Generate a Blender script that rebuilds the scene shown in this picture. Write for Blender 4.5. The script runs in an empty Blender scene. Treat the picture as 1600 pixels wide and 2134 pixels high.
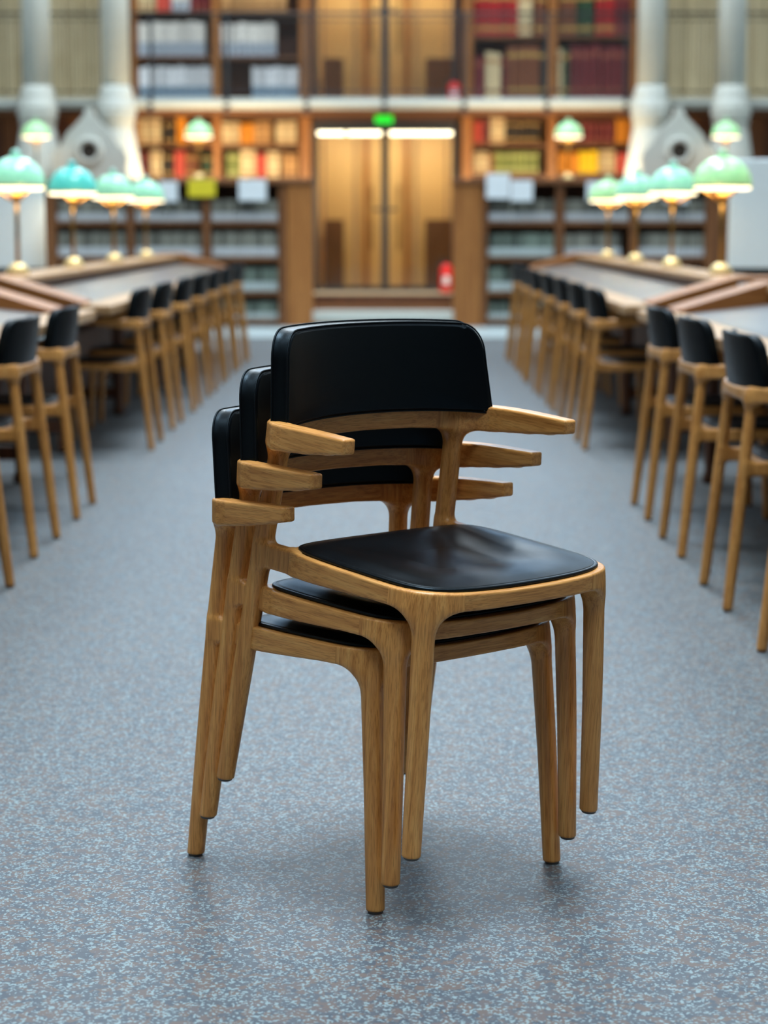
import bpy, bmesh, math, random
import numpy as np
from mathutils import Vector, Matrix

random.seed(7)
sc = bpy.context.scene
col = sc.collection
PI = math.pi
R = math.radians

# ------------------------------------------------------------------ camera
F_PX, CAM_H, HORIZON, VPX = 4500.0, 1.10, 470.0, 815.0
PITCH = math.atan((1067 - HORIZON) / F_PX)
YAW = math.atan((VPX - 800) / F_PX)
cam_data = bpy.data.cameras.new('camera')
cam = bpy.data.objects.new('camera', cam_data)
col.objects.link(cam)
cam.location = (0, 0, CAM_H)
cam.rotation_euler = (PI / 2 - PITCH, 0, YAW)
cam_data.sensor_fit = 'HORIZONTAL'
cam_data.sensor_width = 24.0
cam_data.lens = F_PX / 1600 * 24.0
cam_data.clip_end = 200
cam_data.dof.use_dof = True
cam_data.dof.focus_distance = 3.50
cam_data.dof.aperture_fstop = 0.0675 / 0.020
sc.camera = cam

# ------------------------------------------------------------------ world, skylights, exposure
sc.view_settings.view_transform = 'Standard'
sc.view_settings.look = 'None'
sc.view_settings.gamma = 1.0
sc.view_settings.use_curve_mapping = False
sc.view_settings.exposure = 0.0
world = bpy.data.worlds.new('world')
sc.world = world
world.use_nodes = True
world.node_tree.nodes['Background'].inputs[0].default_value = (0.55, 0.72, 0.9, 1)
world.node_tree.nodes['Background'].inputs[1].default_value = 0.15
SKY_W = 235.0
for sx in (-6.0, 0.0, 6.0):
    for sy in (-2.5, 4.1, 10.5, 16.8, 22.6):
        ld = bpy.data.lights.new('skylight_daylight', 'AREA')
        ld.shape = 'DISK'
        ld.size = 3.4
        ld.energy = SKY_W * (1.8 if sx == 0 else 0.55) * (0.58 if sy < 12 else 1.1)
        ld.color = (0.83, 0.935, 1.0)
        ld.spread = R(88) if sy < 12 else R(165)
        lo = bpy.data.objects.new('skylight_daylight', ld)
        lo.location = (sx - 0.1, sy, 9.15)
        col.objects.link(lo)

# pixel helpers: a pixel gives a direction, the plane gives the distance
_fw = Vector((-math.sin(YAW) * math.cos(PITCH), math.cos(YAW) * math.cos(PITCH), -math.sin(PITCH)))
_rt = Vector((math.cos(YAW), math.sin(YAW), 0))
_up = _rt.cross(_fw)
def ray(px, py):
    return _fw + _rt * ((px - 800) / F_PX) - _up * ((py - 1067) / F_PX)
def at(px, py, Y):
    d = ray(px, py)
    return Vector((0, 0, CAM_H)) + d * (Y / d.y)
def X_(px, Y): return at(px, 400, Y).x
def Z_(py, Y): return at(800, py, Y).z

# ------------------------------------------------------------------ materials
def new_mat(name):
    m = bpy.data.materials.new(name)
    m.use_nodes = True
    nt = m.node_tree
    b = nt.nodes['Principled BSDF']
    return m, nt, b
def srgb(r, g, b):
    f = lambda c: (c / 255) / 12.92 if c / 255 <= 0.04045 else ((c / 255 + 0.055) / 1.055) ** 2.4
    return (f(r), f(g), f(b), 1)
def N(nt, t, **kw):
    n = nt.nodes.new(t)
    for k, v in kw.items():
        setattr(n, k, v)
    return n
def ramp(nt, stops):
    n = nt.nodes.new('ShaderNodeValToRGB')
    e = n.color_ramp.elements
    while len(e) < len(stops): e.new(0.5)
    for i, (p, c) in enumerate(stops):
        e[i].position = p; e[i].color = c
    return n
def plain(name, c, rough=0.5, metal=0.0, bump=0.0, bscale=80.0, var=0.0, spec=0.5):
    m, nt, b = new_mat(name)
    b.inputs['Roughness'].default_value = rough
    b.inputs['Metallic'].default_value = metal
    b.inputs['Specular IOR Level'].default_value = spec
    tc = N(nt, 'ShaderNodeTexCoord')
    no = N(nt, 'ShaderNodeTexNoise'); no.inputs['Scale'].default_value = bscale
    nt.links.new(tc.outputs['Object'], no.inputs['Vector'])
    lo = tuple(x * (1 - max(var, 0.04)) for x in c[:3]) + (1,)
    hi = tuple(min(1, x * (1 + max(var, 0.04))) for x in c[:3]) + (1,)
    rp = ramp(nt, [(0.3, lo), (0.7, hi)])
    nt.links.new(no.outputs['Fac'], rp.inputs['Fac'])
    nt.links.new(rp.outputs['Color'], b.inputs['Base Color'])
    if bump:
        bp = N(nt, 'ShaderNodeBump'); bp.inputs['Strength'].default_value = bump
        bp.inputs['Distance'].default_value = 0.002
        nt.links.new(no.outputs['Fac'], bp.inputs['Height'])
        nt.links.new(bp.outputs['Normal'], b.inputs['Normal'])
    return m
def wood(name, c_dark, c_mid, c_light, axis='Z', rough=0.36, s=1.0):
    """straight-grained oak: stretched noise plus fine pores along the given axis"""
    m, nt, b = new_mat(name)
    b.inputs['Roughness'].default_value = rough
    tc = N(nt, 'ShaderNodeTexCoord')
    oi = N(nt, 'ShaderNodeObjectInfo')
    add = N(nt, 'ShaderNodeVectorMath', operation='ADD')
    mul = N(nt, 'ShaderNodeVectorMath', operation='SCALE'); mul.inputs['Scale'].default_value = 7.3
    cmb = N(nt, 'ShaderNodeCombineXYZ')
    for i in range(3): nt.links.new(oi.outputs['Random'], cmb.inputs[i])
    nt.links.new(cmb.outputs[0], mul.inputs[0])
    nt.links.new(tc.outputs['Object'], add.inputs[0]); nt.links.new(mul.outputs[0], add.inputs[1])
    def layer(lo, hi, detail, dist):
        mp = N(nt, 'ShaderNodeMapping')
        sc_ = [hi, hi, hi]; sc_['XYZ'.index(axis)] = lo
        mp.inputs['Scale'].default_value = sc_
        nt.links.new(add.outputs[0], mp.inputs['Vector'])
        no = N(nt, 'ShaderNodeTexNoise')
        no.inputs['Scale'].default_value = s; no.inputs['Detail'].default_value = detail
        no.inputs['Distortion'].default_value = dist
        nt.links.new(mp.outputs[0], no.inputs['Vector'])
        return no
    big = layer(4, 110, 3, 0.5)
    fine = layer(22, 620, 2, 0.0)
    rp = ramp(nt, [(0.22, c_dark), (0.50, c_mid), (0.80, c_light)])
    nt.links.new(big.outputs['Fac'], rp.inputs['Fac'])
    rf = ramp(nt, [(0.36, (0.62, 0.55, 0.47, 1)), (0.50, (1, 1, 1, 1))])
    nt.links.new(fine.outputs['Fac'], rf.inputs['Fac'])
    mx = N(nt, 'ShaderNodeMix', data_type='RGBA', blend_type='MULTIPLY')
    mx.inputs['Factor'].default_value = 0.75
    nt.links.new(rp.outputs['Color'], mx.inputs['A']); nt.links.new(rf.outputs['Color'], mx.inputs['B'])
    # per-object shade variation
    hs = N(nt, 'ShaderNodeHueSaturation')
    mr = N(nt, 'ShaderNodeMapRange'); mr.inputs['To Min'].default_value = 0.88; mr.inputs['To Max'].default_value = 1.10
    nt.links.new(oi.outputs['Random'], mr.inputs['Value']); nt.links.new(mr.outputs[0], hs.inputs['Value'])
    nt.links.new(mx.outputs['Result'], hs.inputs['Color'])
    nt.links.new(hs.outputs['Color'], b.inputs['Base Color'])
    bp = N(nt, 'ShaderNodeBump'); bp.inputs['Strength'].default_value = 0.12; bp.inputs['Distance'].default_value = 0.001
    nt.links.new(fine.outputs['Fac'], bp.inputs['Height']); nt.links.new(bp.outputs['Normal'], b.inputs['Normal'])
    return m
OAK = (srgb(174, 114, 54), srgb(209, 149, 80), srgb(226, 174, 104))
M = {}
for ax in 'XYZ':
    M['oak' + ax] = wood('oak_grain_' + ax.lower(), *OAK, axis=ax)
WAL = (srgb(88, 52, 26), srgb(122, 76, 40), srgb(146, 96, 54))
for ax in 'XYZ':
    M['case' + ax] = wood('brown_oak_' + ax.lower(), *WAL, axis=ax, rough=0.5, s=0.35)
PANEL = (srgb(140, 86, 36), srgb(166, 106, 50), srgb(184, 124, 64))
M['panelZ'] = wood('honey_panel', *PANEL, axis='Z', rough=0.5, s=0.35)
M['panelX'] = wood('honey_panel_x', *PANEL, axis='X', rough=0.5, s=0.35)
BEI = (srgb(196, 156, 100), srgb(214, 176, 120), srgb(226, 192, 138))
M['beigeZ'] = wood('beige_panel', *BEI, axis='Z', rough=0.55, s=0.3)
TT = (srgb(168, 124, 82), srgb(196, 156, 112), srgb(212, 176, 134))
M['tabY'] = wood('table_wood_y', *TT, axis='Y', rough=0.35, s=0.5)
M['tabX'] = wood('table_wood_x', *TT, axis='X', rough=0.35, s=0.5)
M['leather'] = None
def leather(name, c, rough):
    m, nt, b = new_mat(name)
    b.inputs['Base Color'].default_value = c
    b.inputs['Roughness'].default_value = rough
    b.inputs['Specular IOR Level'].default_value = 0.24
    b.inputs['Specular Tint'].default_value = (0.42, 0.74, 1.0, 1)  # blue daylight sheen put into the leather's specular colour
    tc = N(nt, 'ShaderNodeTexCoord')
    vo = N(nt, 'ShaderNodeTexVoronoi'); vo.inputs['Scale'].default_value = 900
    no = N(nt, 'ShaderNodeTexNoise'); no.inputs['Scale'].default_value = 14; no.inputs['Detail'].default_value = 4
    nt.links.new(tc.outputs['Object'], vo.inputs['Vector']); nt.links.new(tc.outputs['Object'], no.inputs['Vector'])
    mr = N(nt, 'ShaderNodeMapRange'); mr.inputs['To Min'].default_value = rough - 0.06; mr.inputs['To Max'].default_value = rough + 0.08
    nt.links.new(no.outputs['Fac'], mr.inputs['Value']); nt.links.new(mr.outputs[0], b.inputs['Roughness'])
    b1 = N(nt, 'ShaderNodeBump'); b1.inputs['Strength'].default_value = 0.10; b1.inputs['Distance'].default_value = 0.0006
    nt.links.new(vo.outputs['Distance'], b1.inputs['Height'])
    nt.links.new(b1.outputs['Normal'], b.inputs['Normal'])
    return m
M['leather'] = leather('black_leather', (0.0020, 0.0020, 0.0024, 1), 0.34)
M['leather_edge'] = leather('black_leather_edge', (0.003, 0.003, 0.0035, 1), 0.42)
M['glide'] = plain('grey_plastic_glide', (0.10, 0.10, 0.10, 1), 0.6)
M['stone'] = plain('pale_stone', srgb(196, 200, 194), 0.65, bump=0.3, bscale=25, var=0.06)
M['plaster'] = plain('plaster', srgb(205, 200, 188), 0.8, bump=0.2, bscale=8)
M['iron'] = plain('dark_iron', srgb(50, 55, 61), 0.5, metal=0.3)
M['brass'] = plain('brass', srgb(206, 160, 84), 0.28, metal=1.0)
M['brass_lit'] = plain('lit_brass', srgb(236, 214, 158), 0.42, metal=0.6)  # brass of the lamp bases, paled to carry the lamplight on it
M['brass_d'] = plain('aged_brass', srgb(150, 118, 66), 0.35, metal=1.0)
M['dark'] = plain('dark_recess', srgb(48, 42, 36), 0.8)
M['red'] = plain('extinguisher_red', srgb(214, 24, 22), 0.35)
M['black'] = plain('black_plastic', srgb(24, 26, 28), 0.4)
M['white_card'] = plain('white_card', srgb(226, 234, 240), 0.6)
M['yellow_card'] = plain('yellow_card', srgb(224, 206, 40), 0.6)
M['beige'] = plain('beige_lacquered_panel', srgb(222, 182, 122), 0.5, bscale=2, var=.05)
M['landing'] = plain('pale_landing', srgb(190, 170, 140), 0.5, bscale=4, var=.05)
M['inlay'] = plain('grey_inlay', srgb(108, 104, 102), 0.30, bscale=6, var=0.05)
M['floor_border'] = plain('pale_floor_border', srgb(176, 190, 194), 0.4, bscale=5, var=0.05)
M['screen'] = plain('pale_screen', srgb(220, 235, 243), 0.25)
M['dark_wood'] = wood('dark_table_wood', srgb(64, 34, 18), srgb(92, 52, 28), srgb(112, 66, 36), axis='Z', rough=0.5, s=0.4)
M['vest_dark'] = wood('dark_vestibule_panel', srgb(84, 54, 32), srgb(104, 70, 42), srgb(118, 82, 52), axis='Z', rough=0.6, s=0.3)

def floor_mat():
    m, nt, b = new_mat('flecked_rubber_floor')
    b.inputs['Roughness'].default_value = 0.5
    b.inputs['Specular IOR Level'].default_value = 0.22
    tc = N(nt, 'ShaderNodeTexCoord')
    wn = N(nt, 'ShaderNodeTexNoise'); wn.inputs['Scale'].default_value = 160; wn.inputs['Detail'].default_value = 2
    nt.links.new(tc.outputs['Object'], wn.inputs['Vector'])
    sub = N(nt, 'ShaderNodeVectorMath', operation='SUBTRACT'); sub.inputs[1].default_value = (0.5, 0.5, 0.5)
    scl = N(nt, 'ShaderNodeVectorMath', operation='SCALE'); scl.inputs['Scale'].default_value = 0.008
    add = N(nt, 'ShaderNodeVectorMath', operation='ADD')
    nt.links.new(wn.outputs['Color'], sub.inputs[0]); nt.links.new(sub.outputs[0], scl.inputs[0])
    nt.links.new(tc.outputs['Object'], add.inputs[0]); nt.links.new(scl.outputs[0], add.inputs[1])
    def vor(scale):
        v = N(nt, 'ShaderNodeTexVoronoi'); v.inputs['Scale'].default_value = scale
        nt.links.new(add.outputs[0], v.inputs['Vector'])
        s = N(nt, 'ShaderNodeSeparateColor'); nt.links.new(v.outputs['Color'], s.inputs[0])
        return s
    big = vor(70)
    rb = ramp(nt, [(0.0, srgb(72, 80, 90)), (0.45, srgb(84, 89, 96)), (0.62, srgb(96, 89, 90)), (0.9, srgb(101, 90, 86))])
    nt.links.new(big.outputs[0], rb.inputs['Fac'])
    sm = vor(260)
    th = N(nt, 'ShaderNodeMath', operation='GREATER_THAN'); th.inputs[1].default_value = 0.785
    nt.links.new(sm.outputs[1], th.inputs[0])
    mx = N(nt, 'ShaderNodeMix', data_type='RGBA')
    nt.links.new(th.outputs[0], mx.inputs['Factor'])
    nt.links.new(rb.outputs['Color'], mx.inputs['A']); mx.inputs['B'].default_value = srgb(128, 147, 152)
    nt.links.new(mx.outputs['Result'], b.inputs['Base Color'])
    return m
M['floor'] = floor_mat()

def emis(name, c, strength):
    m, nt, b = new_mat(name)
    b.inputs['Base Color'].default_value = c
    b.inputs['Emission Color'].default_value = c
    b.inputs['Emission Strength'].default_value = strength
    return m
M['tube'] = emis('warm_tube', (1, 0.86, 0.62, 1), 7.0)
M['diffuser'] = emis('lamp_diffuser', (1, 0.84, 0.56, 1), 3.2)
M['exit'] = emis('exit_green', (0.01, 0.75, 0.03, 1), 0.5)
M['window_glow'] = emis('added_window_glow', (0.45, 0.70, 1.0, 1), 3.0)  # glow of the added windows, reflected blue in the seats
M['skyglass'] = emis('skylight_glass', (0.8, 0.92, 1.0, 1), 1.0)

def shade_mat(name, c, c2):
    m, nt, b = new_mat(name)
    tc = N(nt, 'ShaderNodeTexCoord')
    no = N(nt, 'ShaderNodeTexNoise'); no.inputs['Scale'].default_value = 9
    nt.links.new(tc.outputs['Object'], no.inputs['Vector'])
    rp = ramp(nt, [(0.35, c), (0.65, c2)])
    nt.links.new(no.outputs['Fac'], rp.inputs['Fac'])
    nt.links.new(rp.outputs['Color'], b.inputs['Base Color'])
    b.inputs['Roughness'].default_value = 0.12
    tr = N(nt, 'ShaderNodeBsdfTranslucent')
    nt.links.new(rp.outputs['Color'], tr.inputs['Color'])
    mx = N(nt, 'ShaderNodeMixShader'); mx.inputs[0].default_value = 0.08
    out = nt.nodes['Material Output']
    nt.links.new(b.outputs[0], mx.inputs[1]); nt.links.new(tr.outputs[0], mx.inputs[2])
    nt.links.new(mx.outputs[0], out.inputs['Surface'])
    return m
M['shade_a'] = shade_mat('pale_green_glass', srgb(150, 220, 202), srgb(168, 230, 214))
M['shade_b'] = shade_mat('turquoise_glass', srgb(84, 200, 202), srgb(100, 212, 212))
M['shade_c'] = shade_mat('light_lime_glass', srgb(166, 224, 180), srgb(184, 234, 190))

def glass_mat():
    m = bpy.data.materials.new('door_glass'); m.use_nodes = True
    nt = m.node_tree; nt.nodes.remove(nt.nodes['Principled BSDF'])
    t = N(nt, 'ShaderNodeBsdfTransparent'); t.inputs[0].default_value = (0.92, 0.95, 0.93, 1)
    g = N(nt, 'ShaderNodeBsdfGlossy'); g.inputs['Roughness'].default_value = 0.03
    fr = N(nt, 'ShaderNodeFresnel'); fr.inputs[0].default_value = 1.45
    mx = N(nt, 'ShaderNodeMixShader')
    nt.links.new(fr.outputs[0], mx.inputs[0]); nt.links.new(t.outputs[0], mx.inputs[1]); nt.links.new(g.outputs[0], mx.inputs[2])
    nt.links.new(mx.outputs[0], nt.nodes['Material Output'].inputs['Surface'])
    return m
M['glass'] = glass_mat()

# ------------------------------------------------------------------ object helpers
def link(name, me, mat, parent=None, loc=None):
    o = bpy.data.objects.new(name, me)
    col.objects.link(o)
    if mat is not None and not me.materials:
        me.materials.append(mat if not isinstance(mat, str) else M[mat])
    if parent is not None: o.parent = parent
    if loc is not None: o.location = loc
    return o
def tag(o, label=None, cat=None, group=None, kind=None):
    if label: o['label'] = label
    if cat: o['category'] = cat
    if group: o['group'] = group
    if kind: o['kind'] = kind
    return o
def empty(name, loc, rz=0.0):
    o = bpy.data.objects.new(name, None)
    o.empty_display_size = 0.1
    col.objects.link(o)
    o.location = loc
    o.rotation_euler = (0, 0, rz)
    return o
def copy_tree(o, parent=None):
    c = o.copy(); col.objects.link(c); c.parent = parent
    for ch in list(o.children): copy_tree(ch, c)
    return c
def bm_mesh(bm, name, smooth=False):
    me = bpy.data.meshes.new(name)
    bm.normal_update()
    bm.to_mesh(me); bm.free()
    if smooth:
        for p in me.polygons: p.use_smooth = True
    return me
def add_box(bm, x0, x1, y0, y1, z0, z1, bev=0.0):
    ret = bmesh.ops.create_cube(bm, size=1.0)
    vs = ret['verts']
    for v in vs:
        v.co = Vector(((x0 + x1) / 2 + v.co.x * (x1 - x0), (y0 + y1) / 2 + v.co.y * (y1 - y0), (z0 + z1) / 2 + v.co.z * (z1 - z0)))
    if bev > 0:
        es = list({e for v in vs for e in v.link_edges})
        bmesh.ops.bevel(bm, geom=es, offset=bev, segments=2, affect='EDGES', profile=0.5)
def box(name, mat, x0, x1, y0, y1, z0, z1, parent=None, bev=0.004):
    bm = bmesh.new()
    add_box(bm, min(x0, x1), max(x0, x1), min(y0, y1), max(y0, y1), min(z0, z1), max(z0, z1), bev)
    return link(name, bm_mesh(bm, name), mat, parent)
def lathe_bm(bm, prof, seg=32, cx=0, cy=0):
    rings = []
    for r, z in prof:
        if r < 1e-5:
            rings.append([bm.verts.new((cx, cy, z))])
        else:
            rings.append([bm.verts.new((cx + r * math.cos(2 * PI * i / seg), cy + r * math.sin(2 * PI * i / seg), z)) for i in range(seg)])
    for a, b in zip(rings, rings[1:]):
        for i in range(seg):
            j = (i + 1) % seg
            if len(a) == 1 and len(b) == 1: continue
            if len(a) == 1: bm.faces.new((a[0], b[j], b[i]))
            elif len(b) == 1: bm.faces.new((a[i], a[j], b[0]))
            else: bm.faces.new((a[i], a[j], b[j], b[i]))
    bmesh.ops.recalc_face_normals(bm, faces=bm.faces[:])
def lathe(name, mat, prof, parent=None, seg=32, loc=None):
    bm = bmesh.new(); lathe_bm(bm, prof, seg)
    return link(name, bm_mesh(bm, name, True), mat, parent, loc)
def tube_bm(bm, a, b, r, seg=8):
    a = Vector(a); b = Vector(b); d = (b - a).normalized()
    s = d.orthogonal().normalized(); t = d.cross(s)
    ra = [bm.verts.new(a + (s * math.cos(2 * PI * i / seg) + t * math.sin(2 * PI * i / seg)) * r) for i in range(seg)]
    rb = [bm.verts.new(b + (s * math.cos(2 * PI * i / seg) + t * math.sin(2 * PI * i / seg)) * r) for i in range(seg)]
    for i in range(seg):
        j = (i + 1) % seg
        bm.faces.new((ra[i], ra[j], rb[j], rb[i]))
    bm.faces.new(ra[::-1]); bm.faces.new(rb)
def tube(name, mat, a, b, r, parent=None, seg=10):
    bm = bmesh.new(); tube_bm(bm, a, b, r, seg)
    return link(name, bm_mesh(bm, name, True), mat, parent)
def prism(name, mat, pts, y0, y1, parent=None, bev=0.0):
    """polygon in x,z extruded along y"""
    bm = bmesh.new()
    a = [bm.verts.new((x, y0, z)) for x, z in pts]
    b = [bm.verts.new((x, y1, z)) for x, z in pts]
    n = len(pts)
    for i in range(n):
        j = (i + 1) % n
        bm.faces.new((a[i], a[j], b[j], b[i]))
    fa = bm.faces.new(a[::-1]); fb = bm.faces.new(b)
    bmesh.ops.recalc_face_normals(bm, faces=bm.faces[:])
    if bev: bmesh.ops.bevel(bm, geom=[e for e in bm.edges], offset=bev, segments=2, affect='EDGES')
    return link(name, bm_mesh(bm, name), mat, parent)

# ================================================================== THE SETTING
Y_LOW, Y_WALL, Y_BACK, SLABF = 23.62, 25.60, 26.10, 24.84
floor = box('floor', 'floor', -10, 10, -7, 30, -0.1, 0, bev=0)
tag(floor, 'blue-grey rubber floor with pale flecks', kind='structure')
tag(box('trim_1', 'floor_border', -10, 10, 21.3, 27, 0.0, 0.006, bev=0), 'pale stone border strip along the foot of the bookcases', kind='structure')
tag(box('wall_left', 'plaster', -10.2, -10, -7, 30, 0, 9.3, bev=0), 'plain plastered side wall', kind='structure')
tag(box('wall_right', 'plaster', 10, 10.2, -7, 30, 0, 9.3, bev=0), 'plain plastered side wall', kind='structure')
tag(box('wall_front', 'caseX', -10, 10, -7.2, -7, 0, 9.3, bev=0), 'brown panelled wall behind the viewer', kind='structure')
cl = box('ceiling', 'plaster', -10.2, 10.2, -7.2, 30, 9.3, 9.4, bev=0)
tag(cl, 'pale ceiling with round skylights', kind='structure')
for sx in (-6.0, 0.0, 6.0):
    for sy in (-2.5, 4.1, 10.5, 16.8, 22.6):
        o = lathe('skylight', 'skyglass', [(0, 9.25), (1.7, 9.25), (1.85, 9.28), (1.85, 9.30)], cl, 40, (sx - 0.1, sy, 0))

# ================================================================== THE ARMCHAIR
# chair frame: x across, y towards the back, z up; origin on the floor midway between the front feet
PAD = [(0, -.012), (.07, -.011), (.13, -.006), (.175, .006), (.200, .027), (.2115, .06), (.2150, .11), (.2155, .16), (.2155, .21),
       (.2135, .26), (.2080, .305), (.194, .333), (.160, .346), (.09, .351), (0, .352)]
def closed_outline(half, n):
    """smooth closed curve through a right half outline, mirrored to the left; n points, counter-clockwise"""
    pts = [(x, y) for x, y in half] + [(-x, y) for x, y in half[::-1][1:-1]]
    P = np.array(pts); m = len(P)
    out = []
    for i in range(m):
        p0, p1, p2, p3 = P[i - 1], P[i], P[(i + 1) % m], P[(i + 2) % m]
        for t in np.linspace(0, 1, 12, endpoint=False):
            out.append(0.5 * ((2 * p1) + (-p0 + p2) * t + (2 * p0 - 5 * p1 + 4 * p2 - p3) * t ** 2 + (-p0 + 3 * p1 - 3 * p2 + p3) * t ** 3))
    out = np.array(out)
    seg = np.linalg.norm(np.roll(out, -1, 0) - out, axis=1)
    cum = np.concatenate([[0], np.cumsum(seg)])
    s = np.linspace(0, cum[-1], n, endpoint=False)
    cl_ = np.vstack([out, out[:1]])
    return np.stack([np.interp(s, cum, cl_[:, 0]), np.interp(s, cum, cl_[:, 1])], 1)
PAD_OUT = closed_outline(PAD, 120)
def poly_sdf(px, py, poly):
    d = np.full(px.shape, 1e9); inside = np.zeros(px.shape, bool)
    n = len(poly)
    for i in range(n):
        ax, ay = poly[i]; bx, by = poly[(i + 1) % n]
        ex, ey = bx - ax, by - ay
        wx, wy = px - ax, py - ay
        t = np.clip((wx * ex + wy * ey) / (ex * ex + ey * ey), 0, 1)
        d = np.minimum(d, (wx - ex * t) ** 2 + (wy - ey * t) ** 2)
        c = ((ay <= py) & (by > py)) | ((by <= py) & (ay > py))
        xi = ax + (py - ay) * ex / (ey if abs(ey) > 1e-12 else 1e-12)
        inside ^= c & (px < xi)
    d = np.sqrt(d)
    return np.where(inside, -d, d)
def smin(a, b, k):
    h = np.clip(0.5 + 0.5 * (b - a) / k, 0, 1)
    return b * (1 - h) + a * h - k * h * (1 - h)
def smax(a, b, k): return -smin(-a, -b, k)
def rbox2(u, v, hu, hv, r):
    qu = np.abs(u) - hu + r; qv = np.abs(v) - hv + r
    return np.minimum(np.maximum(qu, qv), 0) + np.sqrt(np.maximum(qu, 0) ** 2 + np.maximum(qv, 0) ** 2) - r
def tapered(x, y, z, pts):
    """chain of tapered round segments, pts = (x,y,z,r)"""
    d = None
    for a, b in zip(pts, pts[1:]):
        e = np.array(b[:3]) - np.array(a[:3])
        t = np.clip(((x - a[0]) * e[0] + (y - a[1]) * e[1] + (z - a[2]) * e[2]) / (e @ e), 0, 1)
        dd = np.sqrt((x - a[0] - e[0] * t) ** 2 + (y - a[1] - e[1] * t) ** 2 + (z - a[2] - e[2] * t) ** 2) - (a[3] + (b[3] - a[3]) * t)
        d = dd if d is None else np.minimum(d, dd)
    return d
# back rail and arms: plan centre line with (x, y, z_bottom, z_top, half thickness)
RAIL = [(.251, .163, .624, .6495, .0135), (.2515, .21, .616, .6490, .0150), (.2515, .26, .609, .6480, .0160), (.250, .305, .604, .6465, .0165),
        (.244, .338, .600, .6450, .0165), (.229, .366, .599, .6430, .0160), (.203, .386, .600, .6410, .0150), (.165, .398, .602, .6400, .0140),
        (.10, .408, .605, .6400, .0130), (0, .413, .606, .6400, .0130)]
def chair_sdf(x, y, z, d2):
    ax = np.abs(x)
    # seat frame: a band under the pad outline
    side = np.clip((y - 0.03) / 0.10, 0, 1); side = side * side * (3 - 2 * side)
    zb = 0.402 - 0.003 * (1 - side) - 0.014 * np.clip((y - 0.06) / 0.27, 0, 1) + 0.0 * x
    zt = 0.431 - 0.0055 * np.clip(1 - (x / 0.19) ** 2, 0, 1) * (1 - side)
    hu = 0.015
    frame = rbox2(d2 - 0.013 + hu, z - (zb + zt) / 2, hu, (zt - zb) / 2, 0.004)
    # front legs
    fl = tapered(ax, y, z, [(.206, 0.0, -.02, .0152), (.200, .010, .20, .0168), (.1945, .0215, .385, .0185)])
    d = smin(frame, fl, 0.050)
    d = smax(d, z - 0.4315, 0.006)
    d = smax(d, d2 - 0.0140 - np.maximum(0.425 - z, 0) * 0.09, 0.006)
    # rear legs with the bracket that reaches in to the seat frame
    rl = tapered(ax, y, z, [(.2285, .4545, -.02, .0150), (.2185, .432, .20, .0172), (.2085, .409, .42, .0178), (.200, .393, .57, .0170), (.1985, .391, .615, .0165)])
    ex, ey = .2020 - .2085, .318 - .405
    L = math.hypot(ex, ey)
    t = ((ax - .2085) * ex + (y - .405) * ey) / L
    s = ((ax - .2085) * -ey + (y - .405) * ex) / L
    br = rbox2(s, z - 0.4095, 0.0125, 0.0208, 0.006)
    br = np.maximum(br, np.abs(t - L / 2) - L / 2 - 0.006)
    d = smin(d, smin(rl, br, 0.014), 0.008)
    # back rail + arms
    best = None
    for a, b in zip(RAIL, RAIL[1:]):
        ex, ey = b[0] - a[0], b[1] - a[1]
        tt = np.clip(((ax - a[0]) * ex + (y - a[1]) * ey) / (ex * ex + ey * ey), 0, 1)
        pd = np.sqrt((ax - a[0] - ex * tt) ** 2 + (y - a[1] - ey * tt) ** 2)
        zb_ = a[2] + (b[2] - a[2]) * tt; zt_ = a[3] + (b[3] - a[3]) * tt; ht = a[4] + (b[4] - a[4]) * tt
        dd = rbox2(pd, z - (zb_ + zt_) / 2, ht, (zt_ - zb_) / 2, 0.0045)
        best = dd if best is None else np.minimum(best, dd)
    best = smax(best, 0.158 - y, 0.006)
    d = smin(d, best, 0.034)
    d = smax(d, z - 0.651, 0.004)
    return smax(d, 0.004 - z, 0.003)
def part_of(c):
    x, y, z = np.abs(c[:, 0]), c[:, 1], c[:, 2]
    lab = np.zeros(len(c), int)
    FL, RL, FR, SR, RR, BR, AR = range(1, 8)
    up = z > 0.585
    seat = (~up) & (z > 0.365)
    low = ~up & ~seat
    lab[low & (y < 0.22)] = FL; lab[low & (y >= 0.22)] = RL
    lab[seat & (y < 0.075) & (x > 0.145)] = FL
    lab[seat & (y < 0.075) & (x <= 0.145)] = FR
    lab[seat & (y >= 0.075) & (y < 0.330) & (x > .150)] = SR
    lab[seat & (y >= 0.330) & (x > 0.150)] = RL
    lab[seat & (y >= 0.075) & (x <= 0.150)] = RR
    lab[up & (x <= 0.150)] = BR
    lab[up & (x > 0.150) & (y >= 0.368)] = RL
    lab[up & (x > 0.150) & (y < 0.368)] = AR
    return lab
SNAP = {(1, 3): (0, .145), (1, 4): (1, .075), (2, 4): (1, .330), (2, 5): (0, .150), (4, 5): (0, .150), (2, 6): (0, .150), (2, 7): (1, .368)}
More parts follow.
